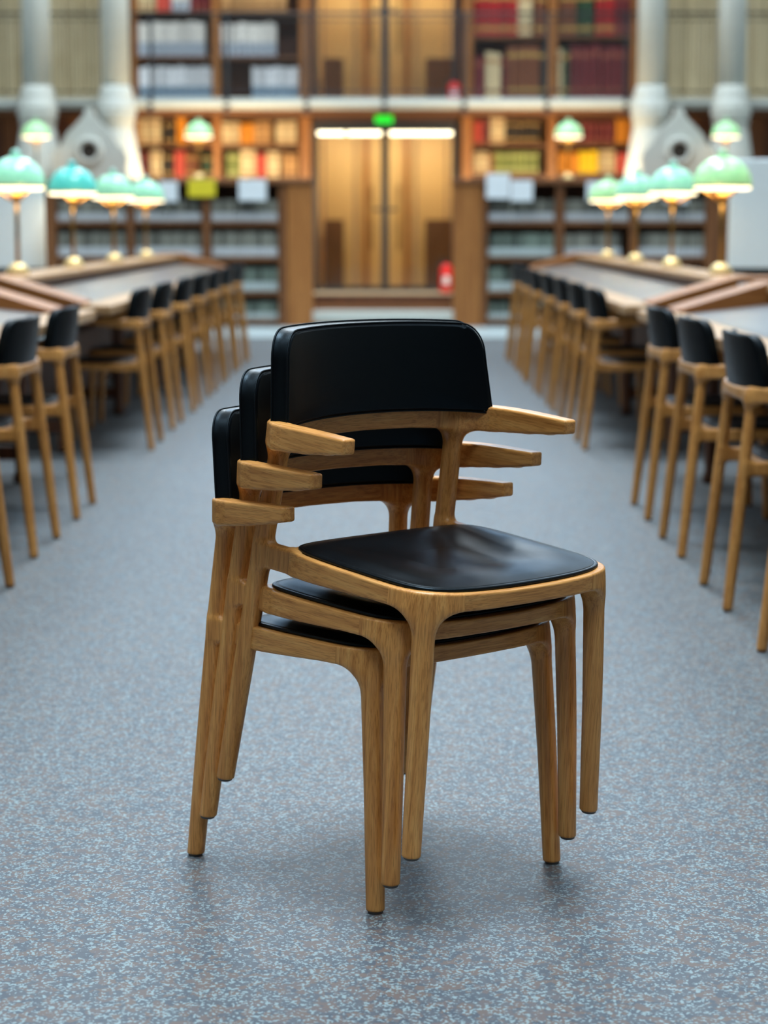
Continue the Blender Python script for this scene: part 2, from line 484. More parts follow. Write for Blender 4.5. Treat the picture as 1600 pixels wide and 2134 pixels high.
def chair_frame_meshes(h):
    lo = np.array([-.285, -.035, -.004]); hi = np.array([.285, .485, .662])
    n = np.ceil((hi - lo) / h).astype(int) + 1
    gx, gy, gz = [(lo[i] + np.arange(n[i]) * h).astype(np.float32) for i in range(3)]
    d2 = poly_sdf(*np.meshgrid(gx, gy, indexing='ij'), PAD_OUT).astype(np.float32)
    V = np.empty(tuple(n), np.float32)
    for k0 in range(0, n[2], 24):
        k1 = min(n[2], k0 + 24)
        V[:, :, k0:k1] = chair_sdf(gx[:, None, None], gy[None, :, None], gz[None, None, k0:k1], d2[:, :, None])
    S = V < 0
    c = np.zeros(tuple(n - 1), np.int8)
    corners = [(i, j, k) for i in (0, 1) for j in (0, 1) for k in (0, 1)]
    for i, j, k in corners:
        c += S[i:n[0] - 1 + i, j:n[1] - 1 + j, k:n[2] - 1 + k]
    cells = np.argwhere((c > 0) & (c < 8))
    idx = np.full(tuple(n - 1), -1, np.int64)
    idx[tuple(cells.T)] = np.arange(len(cells))
    acc = np.zeros((len(cells), 3)); cnt = np.zeros(len(cells))
    for a in corners:
        for ax_ in range(3):
            if a[ax_]: continue
            b = list(a); b[ax_] = 1
            va = V[cells[:, 0] + a[0], cells[:, 1] + a[1], cells[:, 2] + a[2]]
            vb = V[cells[:, 0] + b[0], cells[:, 1] + b[1], cells[:, 2] + b[2]]
            m = (va < 0) != (vb < 0)
            t = np.where(m, va / np.where(m, va - vb, 1), 0)
            p = np.array(a, float)[None] + np.zeros((len(cells), 3)); p[:, ax_] += t
            acc += p * m[:, None]; cnt += m
    vert = lo + (cells + acc / cnt[:, None]) * h
    faces = []
    for ax_ in range(3):
        u, v = (ax_ + 1) % 3, (ax_ + 2) % 3
        A = np.take(S, range(n[ax_] - 1), ax_); B = np.take(S, range(1, n[ax_]), ax_)
        e = np.argwhere(A != B)
        ok = (e[:, u] > 0) & (e[:, v] > 0) & (e[:, u] < n[u] - 1) & (e[:, v] < n[v] - 1)
        e = e[ok]
        sgn = A[tuple(e.T)]
        def cell(du, dv):
            q = e.copy(); q[:, u] -= du; q[:, v] -= dv
            return idx[tuple(q.T)]
        q = np.stack([cell(1, 1), cell(0, 1), cell(0, 0), cell(1, 0)], 1)
        q[~sgn] = q[~sgn][:, ::-1]
        faces.append(q)
    F = np.concatenate(faces)
    # one relaxation toward the true surface keeps the shading clean
    def f(p):
        dd = poly_sdf(p[:, 0], p[:, 1], PAD_OUT)
        return chair_sdf(p[:, 0], p[:, 1], p[:, 2], dd)
    e_ = 1e-4
    for _ in range(2):
        g = np.stack([(f(vert + np.eye(3)[i] * e_) - f(vert - np.eye(3)[i] * e_)) / (2 * e_) for i in range(3)], 1)
        vert = vert - np.clip(f(vert), -h / 2, h / 2)[:, None] * g / np.maximum((g * g).sum(1, keepdims=True), 0.2)
    lab = part_of(vert[F].mean(1))
    # straight joints: snap the vertices shared by two parts onto the joint plane
    mn = np.full(len(vert), 99); mxx = np.zeros(len(vert), int)
    for i in range(4):
        np.minimum.at(mn, F[:, i], lab); np.maximum.at(mxx, F[:, i], lab)
    for (a, b), (axx, val) in SNAP.items():
        m = (mn == a) & (mxx == b) & (np.abs(np.abs(vert[:, axx]) - val) < h)
        vert[m, axx] = np.sign(vert[m, axx]) * val if axx == 0 else val
    out = {}
    cx = vert[F].mean(1)[:, 0]
    for name, l, sides in (('front_leg', 1, (-1, 1)), ('rear_leg', 2, (-1, 1)), ('front_rail', 3, (0,)), ('side_rail', 4, (-1, 1)),
                           ('rear_rail', 5, (0,)), ('back_rail', 6, (0,)), ('armrest', 7, (-1, 1))):
        for s in sides:
            sel = lab == l
            if s: sel &= (cx * s > 0)
            fs = F[sel]
            us, inv = np.unique(fs, return_inverse=True)
            me = bpy.data.meshes.new(name)
            me.from_pydata(vert[us].tolist(), [], inv.reshape(-1, 4).tolist())
            me.polygons.foreach_set('use_smooth', np.ones(len(fs), bool))
            me.update()
            out.setdefault(name, []).append((s, me))
    return out

def ring_mesh(name, rings, close_first=True, close_last=True):
    """rings: list of (n,3) arrays"""
    n = len(rings[0]); verts = np.concatenate(rings).tolist(); faces = []
    for r in range(len(rings) - 1):
        for i in range(n):
            j = (i + 1) % n
            faces.append((r * n + i, r * n + j, (r + 1) * n + j, (r + 1) * n + i))
    if close_first:
        verts.append(rings[0].mean(0).tolist()); k = len(verts) - 1
        faces += [(k, (i + 1) % n, i) for i in range(n)]
    if close_last:
        o = (len(rings) - 1) * n
        verts.append(rings[-1].mean(0).tolist()); k = len(verts) - 1
        faces += [(k, o + i, o + (i + 1) % n) for i in range(n)]
    me = bpy.data.meshes.new(name)
    me.from_pydata(verts, [], faces)
    bm = bmesh.new(); bm.from_mesh(me); bmesh.ops.recalc_face_normals(bm, faces=bm.faces[:]); bm.to_mesh(me); bm.free()
    for p in me.polygons: p.use_smooth = True
    return me
def pad_mesh():
    o = PAD_OUT; cen = np.array([0, .172])
    def zed(p, rho):
        dish = -0.013 * (1 - rho ** 2) ** 1.3
        y = p[:, 1]
        return dish
    rings = []
    def R_(s, z, dz=True, off=0.0):
        d = o - cen; ln = np.linalg.norm(d, axis=1, keepdims=True)
        p = cen + d * (1 - (s + 0) / ln) if off else cen + d * (1 - s / ln)
        rho = 1 - s / 0.2
        zz = np.full(len(p), z) + (zed(p, rho) if dz else 0)
        rings.append(np.column_stack([p, zz]))
    R_(0.02, 0.4308, False); R_(0.001, 0.4308, False); R_(-0.0004, 0.4318, False); R_(-0.0004, 0.4345, False); R_(0.0004, 0.4356, False)
    R_(0.0020, 0.4362, False); R_(0.0048, 0.4364, False); R_(0.0052, 0.4361, False); R_(0.0060, 0.4361, False); R_(0.0064, 0.4365, False)
    for f in np.linspace(0.05, 0.97, 20):
        p = cen + (o - cen) * (1 - f)
        w_ = np.clip((p[:, 1] - .02) / .09, 0, 1); w_ = w_ * w_ * (3 - 2 * w_)
        g = np.clip((f - .02) / .16, 0, 1)
        bump = (0.0010 + 0.0040 * w_) * (g * g * (3 - 2 * g)) * math.exp(-(max(0, f - .18) / .30) ** 2)
        t = np.clip((f - .15) / .6, 0, 1)
        dish = -0.0070 * t * t * (3 - 2 * t)
        rings.append(np.column_stack([p, 0.4366 + bump + dish]))
    for r in rings:
        r[:, 2] -= 0.0045 * np.clip(1 - (r[:, 1] + .012) / .10, 0, 1) ** 2 * np.clip(1 - (r[:, 0] / .24) ** 2, 0, 1)
    return ring_mesh('seat_pad', rings)
# backrest: the leather-wrapped panel above the back rail. s along the curve, z up, t front(-)/back(+)
def back_map(s, z, t):
    x = s * (1 - 0.10 * (np.abs(s) / .25) ** 2)
    x = np.where(np.abs(s) > 0, x, 0)
    y = .398 - .052 * (np.abs(s) / .262) ** 2.2 + 0.13 * (z - .635)
    nx = np.sign(s) * .40 * (np.abs(s) / .262) ** 1.2
    nrm = np.sqrt(1 + nx ** 2)
    return np.column_stack([x + t * nx / nrm, y + t / nrm, z])
def back_outline(n=140, grow=0.0, drop=0.0):
    """closed outline in (s,z)"""
    zt, zb, w, wt = .786 + grow, .634 - grow - drop, .268 + grow, .254 + grow
    pts = []
    rt_, rb_ = .052, .010
    def arc(cx, cz, r, a0, a1, m):
        for a in np.linspace(a0, a1, m):
            pts.append((cx + r * math.cos(a), cz + r * math.sin(a)))
    arc(w - rb_, zb + rb_, rb_, -PI / 2, 0, 6)
    arc(wt - rt_, zt - rt_, rt_, 0, PI / 2, 14)
    arc(-wt + rt_, zt - rt_, rt_, PI / 2, PI, 14)
    arc(-w + rb_, zb + rb_, rb_, PI, 1.5 * PI, 6)
    P = np.array(pts)
    cl_ = np.vstack([P, P[:1]])
    seg = np.linalg.norm(np.diff(cl_, axis=0), axis=1); cum = np.concatenate([[0], np.cumsum(seg)])
    q = np.linspace(0, cum[-1], n, endpoint=False)
    o = np.stack([np.interp(q, cum, cl_[:, 0]), np.interp(q, cum, cl_[:, 1])], 1)
    # the top edge bows up slightly, the bottom edge follows the rail
    u = (o[:, 1] - zb) / (zt - zb)
    o[:, 1] += 0.004 * np.clip(u, 0, 1) * (1 - (o[:, 0] / w) ** 2)
    o[:, 1] += 0.006 * (1 - np.clip(u, 0, 1)) * (1 - (o[:, 0] / w) ** 2)
    return o
def backrest_mesh():
    o = back_outline(); c = np.array([0, .712])
    rings = []
    def R_(f, t, out=None):
        oo = o if out is None else out
        p = c + (oo - c) * f
        rings.append(back_map(p[:, 0], p[:, 1], t))
    TF, TB = -0.012, 0.020
    for f in np.linspace(0.05, 0.93, 12): R_(f, TF - 0.004 * (1 - f ** 3))
    R_(0.965, TF - 0.0005)
    for inset, t in ((0.0035, TF - 0.0005), (0.0015, TF + 0.001), (0.0005, TF + 0.0035), (0.0, TF + 0.006), (0.0005, 0.004), (0.0, TB - 0.007), (-0.0010, TB - 0.004), (-0.0010, TB - 0.001), (0.0008, TB + 0.0005)):
        oi = back_outline(grow=-inset, drop=0.0 if t < 0.006 else 0.016 * min(1, (t - 0.006) / 0.012))
        rings.append(back_map(oi[:, 0], oi[:, 1], t))
    ob = back_outline(drop=0.016)
    for f in np.linspace(0.97, 0.05, 10):
        p = c + (ob - c) * f
        rings.append(back_map(p[:, 0], p[:, 1], TB + 0.001 + 0.002 * (1 - f)))
    return ring_mesh('backrest', rings)
def piping_mesh(t, grow, drop, r):
    o = back_outline(140, grow, drop)
    P = back_map(o[:, 0], o[:, 1], t)
    n = len(P); m = 6
    T_ = np.roll(P, -1, 0) - np.roll(P, 1, 0); T_ /= np.linalg.norm(T_, axis=1, keepdims=True)
    up = np.array([0, 1.0, 0.1]); A = np.cross(T_, up); A /= np.linalg.norm(A, axis=1, keepdims=True); B = np.cross(T_, A)
    verts = []; faces = []
    for i in range(n):
        for k in range(m):
            a = 2 * PI * k / m
            verts.append((P[i] + r * (math.cos(a) * A[i] + math.sin(a) * B[i])).tolist())
    for i in range(n):
        for k in range(m):
            faces.append((i * m + k, i * m + (k + 1) % m, ((i + 1) % n) * m + (k + 1) % m, ((i + 1) % n) * m + k))
    me = bpy.data.meshes.new('piping'); me.from_pydata(verts, [], faces)
    for p in me.polygons: p.use_smooth = True
    return me
AX = {'front_leg': 'oakZ', 'rear_leg': 'oakZ', 'front_rail': 'oakX', 'side_rail': 'oakY', 'rear_rail': 'oakX', 'back_rail': 'oakX', 'armrest': 'oakY'}
def make_chair(h):
    root = empty('oak_armchair', (0, 0, 0))
    bm = bmesh.new(); lathe_bm(bm, [(0, 0), (.0112, 0), (.0125, .0012), (.0125, .006)], 20); gl = bm_mesh(bm, 'glide', True)
    for name, items in chair_frame_meshes(h).items():
        for s, me in items:
            o = link(name, me, AX[name], root)
            if name in ('front_leg', 'rear_leg'):
                p = (.2055 * s, 0.0005, 0) if name == 'front_leg' else (.2277 * s, .4528, 0)
                tag(link('glide', gl, 'glide', o, p), 'small grey plastic glide')
    tag(link('seat_pad', pad_mesh(), 'leather', root), 'dished black leather seat pad with stitched edge')
    b = tag(link('backrest', backrest_mesh(), 'leather', root), 'curved black leather back cushion')
    link('piping', piping_mesh(-0.0095, 0.0008, 0.0, 0.0016), 'leather_edge', b)
    link('piping', piping_mesh(0.0185, 0.0015, 0.016, 0.0018), 'leather_edge', b)
    return root

hero = make_chair(0.0023)
STACK_M = Vector((0.12797, 3.50979, 0)); STACK_RZ = R(42.07)
bvec = Vector((-math.sin(STACK_RZ), math.cos(STACK_RZ), 0))
STACK = [(0.0, 0.0, 0.0, 'bottom oak armchair of the stack of three, its four legs standing on the floor'),
         (-0.036, 0.052, 3.0, 'middle oak armchair of the stack of three, held between the other two'),
         (-0.0845, 0.108, 5.7, 'top oak armchair of the stack of three, with the fully visible black leather seat')]
for i, (y0, z0, a, lab) in enumerate(STACK):
    o = hero if i == 0 else copy_tree(hero)
    o.location = STACK_M + bvec * y0 + Vector((0, 0, z0))
    o.rotation_euler = (R(a), 0, STACK_RZ)
    tag(o, lab, 'chair', 'stack of three oak armchairs')

# ================================================================== BACK WALL, GALLERY, DOORS
SLAB_T, SLAB_B = Z_(204, SLABF), Z_(236, SLABF)
XD0, XD1 = X_(652, Y_WALL), X_(952, Y_WALL)
TOP = 9.3
wb = box('wall_back', 'caseZ', -10, XD0, Y_BACK, Y_BACK + 0.12, 0, TOP, bev=0)
tag(wb, 'dark brown panelled wall behind the bookcases', kind='structure')
box('wall_panel', 'caseZ', XD1, 10, Y_BACK, Y_BACK + 0.12, 0, TOP, wb, bev=0)
box('wall_panel', 'caseZ', XD0, XD1, Y_BACK, Y_BACK + 0.12, 4.6, TOP, wb, bev=0)
# gallery slab with a stepped pale edge
sl = box('gallery_floor', 'stone', -10, 10, SLABF, Y_BACK, SLAB_B + 0.05, SLAB_T, bev=0.006)
tag(sl, 'pale stone gallery floor running across the hall', kind='structure')
box('edge_moulding', 'stone', -10, 10, SLABF - .04, SLABF + .04, SLAB_B + 0.09, SLAB_T - 0.05, sl, bev=0.012)
box('soffit', 'caseX', -10, 10, SLABF + .06, Y_BACK, SLAB_B, SLAB_B + 0.05, sl, bev=0.004)
# upper gallery ceiling far above the frame
tag(box('trim_2', 'stone', -10, 10, SLABF, Y_BACK, 5.0, 5.2, bev=0), 'pale stone ledge above the gallery', kind='structure')

# added unseen arched windows above the gallery, lit to put blue sheen on leather
def added_arch_window(name, cx, w, z0, zs, label):
    root = empty(name, (cx, Y_BACK - .02, z0)); tag(root, label, kind='structure')
    r = w / 2; pts = [(-r, 0), (r, 0)] + [(r * math.cos(t), zs - z0 + r * math.sin(t)) for t in np.linspace(0, PI, 21)]
    prism('pane', 'window_glow', pts, -.01, .01, root)
    for k in (-.5, 0, .5): box('glazing_bar', 'iron', k * r * 1.0 - .03, k * r + .03, -.04, -.012, 0, zs - z0 + r * math.sqrt(1 - k * k), root, bev=0)
    for zz in (0, zs - z0): box('transom', 'iron', -r, r, -.05, -.012, zz, zz + .08, root, bev=0)
for i, cx in enumerate((-7.45, -2.53, 2.37, 7.29)):
    added_arch_window('window_%d' % (i + 1), cx, 4.3, 5.4, 6.9, 'added glowing arched window high above the gallery, out of view')

# ---- columns (in pairs) with flared pedestals
YC = 24.54
def column(px, label):
    x = X_(px, YC)
    z1, z2, z3 = Z_(350, YC), Z_(262, YC), Z_(238, YC)
    root = empty('column', (x, YC, 0)); tag(root, label, kind='structure')
    lathe('pedestal', 'stone', [(0, 0), (.30, 0), (.30, .25), (.29, .30), (.285, z1 - .35), (.275, z1 - .05), (.25, z1 + .10), (.20, z2 - .06), (.185, z2), (.205, z2 + .02), (.205, z3 - .03), (.225, z3), (.225, z3 + .03), (0, z3 + .03)], root, 36)
    zt = Z_(185, YC)
    lathe('base_moulding', 'stone', [(0, z3 + .03), (.22, z3 + .03), (.222, z3 + .09), (.195, z3 + .12), (.19, zt - .07), (.178, zt), (.158, zt + .03), (0, zt + .03)], root, 36)
    lathe('shaft', 'stone', [(0, zt + .03), (.158, zt + .03), (.155, 5.0), (0, 5.0)], root, 36)
    return root
for px, lab in ((82, 'outer pale column of the pair on the left'), (245, 'inner pale column of the pair on the left'),
                (1353, 'inner pale column of the pair on the right'), (1519, 'outer pale column of the pair on the right')):
    column(px, lab)
def medallion(px, label):
    Y0 = 24.13
    cx = X_(px, Y0)
    root = empty('carved_medallion', (cx, Y0, 0)); tag(root, label, 'ornament', 'carved stone medallions between the columns')
    k = Y0 / F_PX
    half = [(0, 222), (7, 224), (9, 236), (15, 246), (28, 260), (42, 274), (52, 288), (58, 302), (72, 312), (78, 330), (74, 350), (80, 372), (88, 420)]
    pts = [(w * k, Z_(y, Y0)) for w, y in half] + [(-w * k, Z_(y, Y0)) for w, y in half[::-1][:-1]]
    prism('body', 'stone', pts, -0.03, 0.10, root, bev=0.006)
    zc = Z_(315, Y0)
    def ring(name, mat, r0, r1, y0, y1):
        bm = bmesh.new(); seg = 36
        pr = [(r0, y1), (r0, y0), ((r0 + r1) / 2, y0 - .02), (r1, y0), (r1, y1)]
        rs = [[bm.verts.new((r * math.cos(2 * PI * i / seg), y, zc + r * math.sin(2 * PI * i / seg))) for i in range(seg)] for r, y in pr]
        for a, b in zip(rs, rs[1:]):
            for i in range(seg): bm.faces.new((a[i], a[(i + 1) % seg], b[(i + 1) % seg], b[i]))
        bmesh.ops.recalc_face_normals(bm, faces=bm.faces[:])
        link(name, bm_mesh(bm, name, True), mat, root)
    ring('rim', 'stone', .092, .155, -.06, -.025)
    bm = bmesh.new(); seg = 36
    a = [bm.verts.new((.094 * math.cos(2 * PI * i / seg), -.036, zc + .094 * math.sin(2 * PI * i / seg))) for i in range(seg)]
    b = [bm.verts.new((.094 * math.cos(2 * PI * i / seg), -.025, zc + .094 * math.sin(2 * PI * i / seg))) for i in range(seg)]
    bm.faces.new(a[::-1]); bm.faces.new(b)
    for i in range(seg): bm.faces.new((a[i], a[(i + 1) % seg], b[(i + 1) % seg], b[i]))
    link('grille', bm_mesh(bm, 'grille'), 'dark', root)
    box('plinth', 'stone', -.20, .20, -.04, .10, 0, Z_(415, Y0), root, bev=.01)
medallion(188, 'pale carved medallion with a dark round opening on the left, behind green lamps')
medallion(1413, 'pale carved medallion with a dark round opening on the right, behind green lamps')

# ---- beige boards between and beside the columns at gallery level, dark panels below
ZG = SLAB_T
def board_row(px0, px1, n, name, mat, z0, z1, Y, label):
    root = empty(name, ((X_(px0, Y) + X_(px1, Y)) / 2, Y, z0)); tag(root, label, kind='structure')
    ox = root.location.x
    xs = np.linspace(X_(px0, Y), X_(px1, Y), n + 1)
    for i in range(n):
        box('board', mat, xs[i] + .008 - ox, xs[i + 1] - .008 - ox, -.03 * (i % 2), .03, 0, z1 - z0, root, bev=.006)
    box('backing', 'caseZ', xs[0] - ox, xs[-1] - ox, .03, .06, 0, z1 - z0, root, bev=0)
M['greige'] = wood('greige_boards', srgb(196, 180, 142), srgb(214, 198, 160), srgb(226, 212, 178), axis='Z', rough=.6, s=.3)
board_row(108, 226, 7, 'wall_boards', 'greige', ZG, 5.0, 25.7, 'greige vertical boards between the left columns on the gallery')
board_row(1372, 1500, 7, 'wall_boards', 'greige', ZG, 5.0, 25.7, 'greige vertical boards between the right columns on the gallery')
board_row(-40, 62, 5, 'wall_boards', 'greige', ZG, 5.0, 25.7, 'greige vertical boards left of the outer left column')
board_row(1540, 1640, 5, 'wall_boards', 'greige', ZG, 5.0, 25.7, 'greige vertical boards right of the outer right column')

# ---- wall bookcases (lower wall and gallery)
def wall_case(px, z0, z1, shelf_zs, label):
    """px: stile pixel pairs; builds stiles and boards"""
    xs = [(X_(a, Y_WALL), X_(b, Y_WALL)) for a, b in px]
    root = empty('wall_bookcase', ((xs[0][0] + xs[-1][1]) / 2, Y_WALL, z0)); ox = root.location.x
    tag(root, label, 'bookcase', 'tall brown bookcases against the back wall')
    for a, b in xs:
        box('stile', 'panelZ' if 'gallery' in label else 'caseZ', a - ox, b - ox, 0, .40, 0, z1 - z0, root, bev=.006)
    for (a, b), (c, d) in zip(xs, xs[1:]):
        for zz in shelf_zs:
            box('shelf', 'caseX', b - ox, c - ox, .015, .39, zz - z0 - .018, zz - z0 + .018, root, bev=.004)
    box('back_panel', 'dark_wood', xs[0][0] - ox, xs[-1][1] - ox, .40, .42, 0, z1 - z0, root, bev=0)
    return root
LSZ = lambda y: Z_(y, Y_WALL)
ST_L = [(279, 289), (445, 460), (625, 648)]
ST_R = [(962, 984), (1140, 1158), (1312, 1322)]
low0, low1 = 0.0, SLAB_B
wall_case(ST_L, low0, low1, [LSZ(440), LSZ(372), LSZ(304), LSZ(242)], 'brown bookcase of mixed books under the gallery, left of the glass door')
wall_case(ST_R, low0, low1, [LSZ(440), LSZ(364), LSZ(302), LSZ(242)], 'brown bookcase of mixed books under the gallery, right of the glass door')
wall_case(ST_L, ZG, 5.0, [ZG + .018, LSZ(120), LSZ(26), LSZ(-70)], 'brown gallery bookcase of white-spined volumes, left of the upper door')
wall_case(ST_R, ZG, 5.0, [ZG + .018, LSZ(77), LSZ(-50)], 'brown gallery bookcase of large red volumes, right of the upper door')
# dark panels under the gallery at the columns
for a, b, lab in ((-60, 279, 'dark brown wall panel under the gallery behind the left columns'), (1322, 1660, 'dark brown wall panel under the gallery behind the right columns')):
    root = empty('trim_panel', (X_((a + b) / 2, 25.75), 25.75, 0)); tag(root, lab, kind='structure'); ox = root.location.x
    xs = np.linspace(X_(a, 25.75), X_(b, 25.75), 6)
    for i in range(5): box('panel', 'caseZ' if i % 2 else 'dark_wood', xs[i] - ox + .006, xs[i + 1] - ox - .006, 0, .04, 0, SLAB_B, root, bev=.008)

# ---- books
def book_mesh():
    bm = bmesh.new()
    # unit book: width x, depth y (spine at y=0), height z; rounded spine, boards and a recessed page block
    sp = [(-.5, .10), (-.46, .03), (-.25, -.01), (0, -.022), (.25, -.01), (.46, .03), (.5, .10)]
    lo = [bm.verts.new((x, y, 0)) for x, y in sp] + [bm.verts.new((.5, 1, 0)), bm.verts.new((.40, 1, 0)), bm.verts.new((.40, .12, 0)), bm.verts.new((-.40, .12, 0)), bm.verts.new((-.40, 1, 0)), bm.verts.new((-.5, 1, 0))]
    hi = [bm.verts.new((v.co.x, v.co.y, 1)) for v in lo]
    n = len(lo)
    for i in range(n): bm.faces.new((lo[i], lo[(i + 1) % n], hi[(i + 1) % n], hi[i]))
    bm.faces.new(lo[::-1]); bm.faces.new(hi)
    add_box(bm, -.40, .40, .12, .95, .025, .97)
    bmesh.ops.recalc_face_normals(bm, faces=bm.faces[:])
    return bm_mesh(bm, 'book')
BOOK = book_mesh()
def book_mat(name, c, band=None, bands=((.12, .20), (.78, .86)), jit=0.12, rough=.55):
    m, nt, b = new_mat(name)
    b.inputs['Roughness'].default_value = rough
    oi = N(nt, 'ShaderNodeObjectInfo')
    hs = N(nt, 'ShaderNodeHueSaturation')
    mr = N(nt, 'ShaderNodeMapRange'); mr.inputs['To Min'].default_value = 1 - jit * 2; mr.inputs['To Max'].default_value = 1 + jit
    nt.links.new(oi.outputs['Random'], mr.inputs['Value']); nt.links.new(mr.outputs[0], hs.inputs['Value'])
    hs.inputs['Color'].default_value = c
    if band is None:
        nt.links.new(hs.outputs[0], b.inputs['Base Color'])
    else:
        tc = N(nt, 'ShaderNodeTexCoord'); sp = N(nt, 'ShaderNodeSeparateXYZ')
        nt.links.new(tc.outputs['Object'], sp.inputs[0])
        tot = None
        for lo, hi in bands:
            g = N(nt, 'ShaderNodeMath', operation='GREATER_THAN'); g.inputs[1].default_value = lo
            l = N(nt, 'ShaderNodeMath', operation='LESS_THAN'); l.inputs[1].default_value = hi
            mu = N(nt, 'ShaderNodeMath', operation='MULTIPLY')
            nt.links.new(sp.outputs['Z'], g.inputs[0]); nt.links.new(sp.outputs['Z'], l.inputs[0])
            nt.links.new(g.outputs[0], mu.inputs[0]); nt.links.new(l.outputs[0], mu.inputs[1])
            if tot is None: tot = mu
            else:
                ad = N(nt, 'ShaderNodeMath', operation='ADD'); nt.links.new(tot.outputs[0], ad.inputs[0]); nt.links.new(mu.outputs[0], ad.inputs[1]); tot = ad
        mx = N(nt, 'ShaderNodeMix', data_type='RGBA')
        nt.links.new(tot.outputs[0], mx.inputs['Factor']); nt.links.new(hs.outputs[0], mx.inputs['A']); mx.inputs['B'].default_value = band
        nt.links.new(mx.outputs['Result'], b.inputs['Base Color'])
    return m
GOLD = srgb(190, 150, 80)
BM = {
 'cream': ('cream', book_mat('book_cream', srgb(226, 204, 160), srgb(180, 130, 80))),
 'white': ('white-spined', book_mat('book_white', srgb(244, 240, 232), srgb(176, 186, 198), ((0, .42),))),
 'bluewhite': ('blue-and-white', book_mat('book_bluewhite', srgb(238, 240, 244), srgb(140, 164, 184), ((0, .40),))),
 'red': ('red', book_mat('book_red', srgb(176, 32, 34), GOLD)),
 'maroon': ('maroon', book_mat('book_maroon', srgb(112, 34, 40), srgb(150, 80, 60))),
 'brown': ('brown', book_mat('book_brown', srgb(128, 74, 46), GOLD)),
 'dark': ('black', book_mat('book_black', srgb(44, 36, 30), GOLD)),
 'green': ('dark green', book_mat('book_green', srgb(44, 74, 48), GOLD)),
 'olive': ('olive green', book_mat('book_olive', srgb(128, 138, 70), srgb(200, 196, 130))),
 'orange': ('orange', book_mat('book_orange', srgb(232, 148, 30))),
 'yellow': ('yellow', book_mat('book_yellow', srgb(250, 206, 10))),
 'tan': ('tan', book_mat('book_tan', srgb(196, 150, 96), srgb(130, 80, 40))),
 'pink': ('salmon red', book_mat('book_pink', srgb(216, 84, 70))),
 'grey': ('grey', book_mat('book_grey', srgb(132, 132, 122), srgb(206, 212, 218), ((.06, .40),), jit=.36)),
 'greengrey': ('grey-green', book_mat('book_greengrey', srgb(112, 126, 116), srgb(196, 210, 212), ((.06, .40),), jit=.36)),
}
BMESH = {}
for k, (nm, mt) in BM.items():
    me = BOOK.copy(); me.materials.append(mt); BMESH[k] = me
ORDW = ['first', 'second', 'third', 'fourth', 'fifth', 'sixth', 'seventh', 'eighth', 'ninth', 'tenth', 'eleventh', 'twelfth', 'thirteenth', 'fourteenth',
        'fifteenth', 'sixteenth', 'seventeenth', 'eighteenth', 'nineteenth', 'twentieth']
COUNT = {}
def books(px0, px1, py_base, py_top, key, Yf, where, wpx, depth=.26, cat='book', base_z=None, tilt=0.0):
    x0, x1 = X_(px0, Yf), X_(px1, Yf)
    zb = Z_(py_base, Yf) if base_z is None else base_z
    H_ = Z_(py_top, Yf) - zb
    n = max(1, int(round((px1 - px0) / wpx)))
    ws = np.array([random.uniform(.8, 1.2) for _ in range(n)]); ws *= (x1 - x0) / ws.sum()
    x = x0
    for i in range(n):
        o = bpy.data.objects.new('bound_volume' if cat == 'volume' else 'book', BMESH[key]); col.objects.link(o)
        h = H_ * random.uniform(.94, 1.0) if cat != 'volume' else H_ * random.uniform(.97, 1)
        o.scale = (ws[i] * .95, depth, h)
        o.location = (x + ws[i] / 2, Yf + random.uniform(0.0, .018), zb + .001)
        if tilt: o.rotation_euler = (0, tilt, 0)
        c_ = COUNT.get((key, where), 0); COUNT[(key, where)] = c_ + 1
        tag(o, '%s %s %s from the left, %s' % (ORDW[c_], BM[key][0], 'volume' if cat == 'volume' else 'book', where), cat, where)
        x += ws[i]
YB = Y_WALL + .04
def zs(y): return Z_(y, Y_WALL) + .018
# lower wall, left
A1, A2 = 'upper shelf under the gallery, far-left bay', 'upper shelf under the gallery, left of the door'
for a, b, t, k in ((291, 336, 246, 'cream'), (340, 366, 250, 'dark'), (368, 388, 244, 'orange'), (390, 442, 258, 'brown')): books(a, b, 304, t, k, YB, A1, 13, base_z=zs(304))
for a, b, t, k in ((463, 500, 254, 'cream'), (500, 530, 256, 'orange'), (530, 566, 252, 'tan'), (576, 618, 252, 'cream')): books(a, b, 304, t, k, YB, A2, 12, base_z=zs(304))
A1, A2 = 'lower shelf under the gallery, far-left bay', 'lower shelf under the gallery, left of the door'
for a, b, t, k in ((291, 312, 318, 'maroon'), (313, 338, 314, 'cream'), (339, 362, 318, 'dark'), (363, 386, 314, 'pink'), (387, 418, 318, 'brown'), (420, 443, 320, 'green')): books(a, b, 372, t, k, YB, A1, 12, base_z=zs(372))
for a, b, t, k in ((472, 500, 318, 'olive'), (501, 533, 312, 'cream'), (534, 554, 318, 'pink'), (555, 582, 314, 'cream'), (586, 622, 318, 'tan')): books(a, b, 372, t, k, YB, A2, 13, base_z=zs(372))
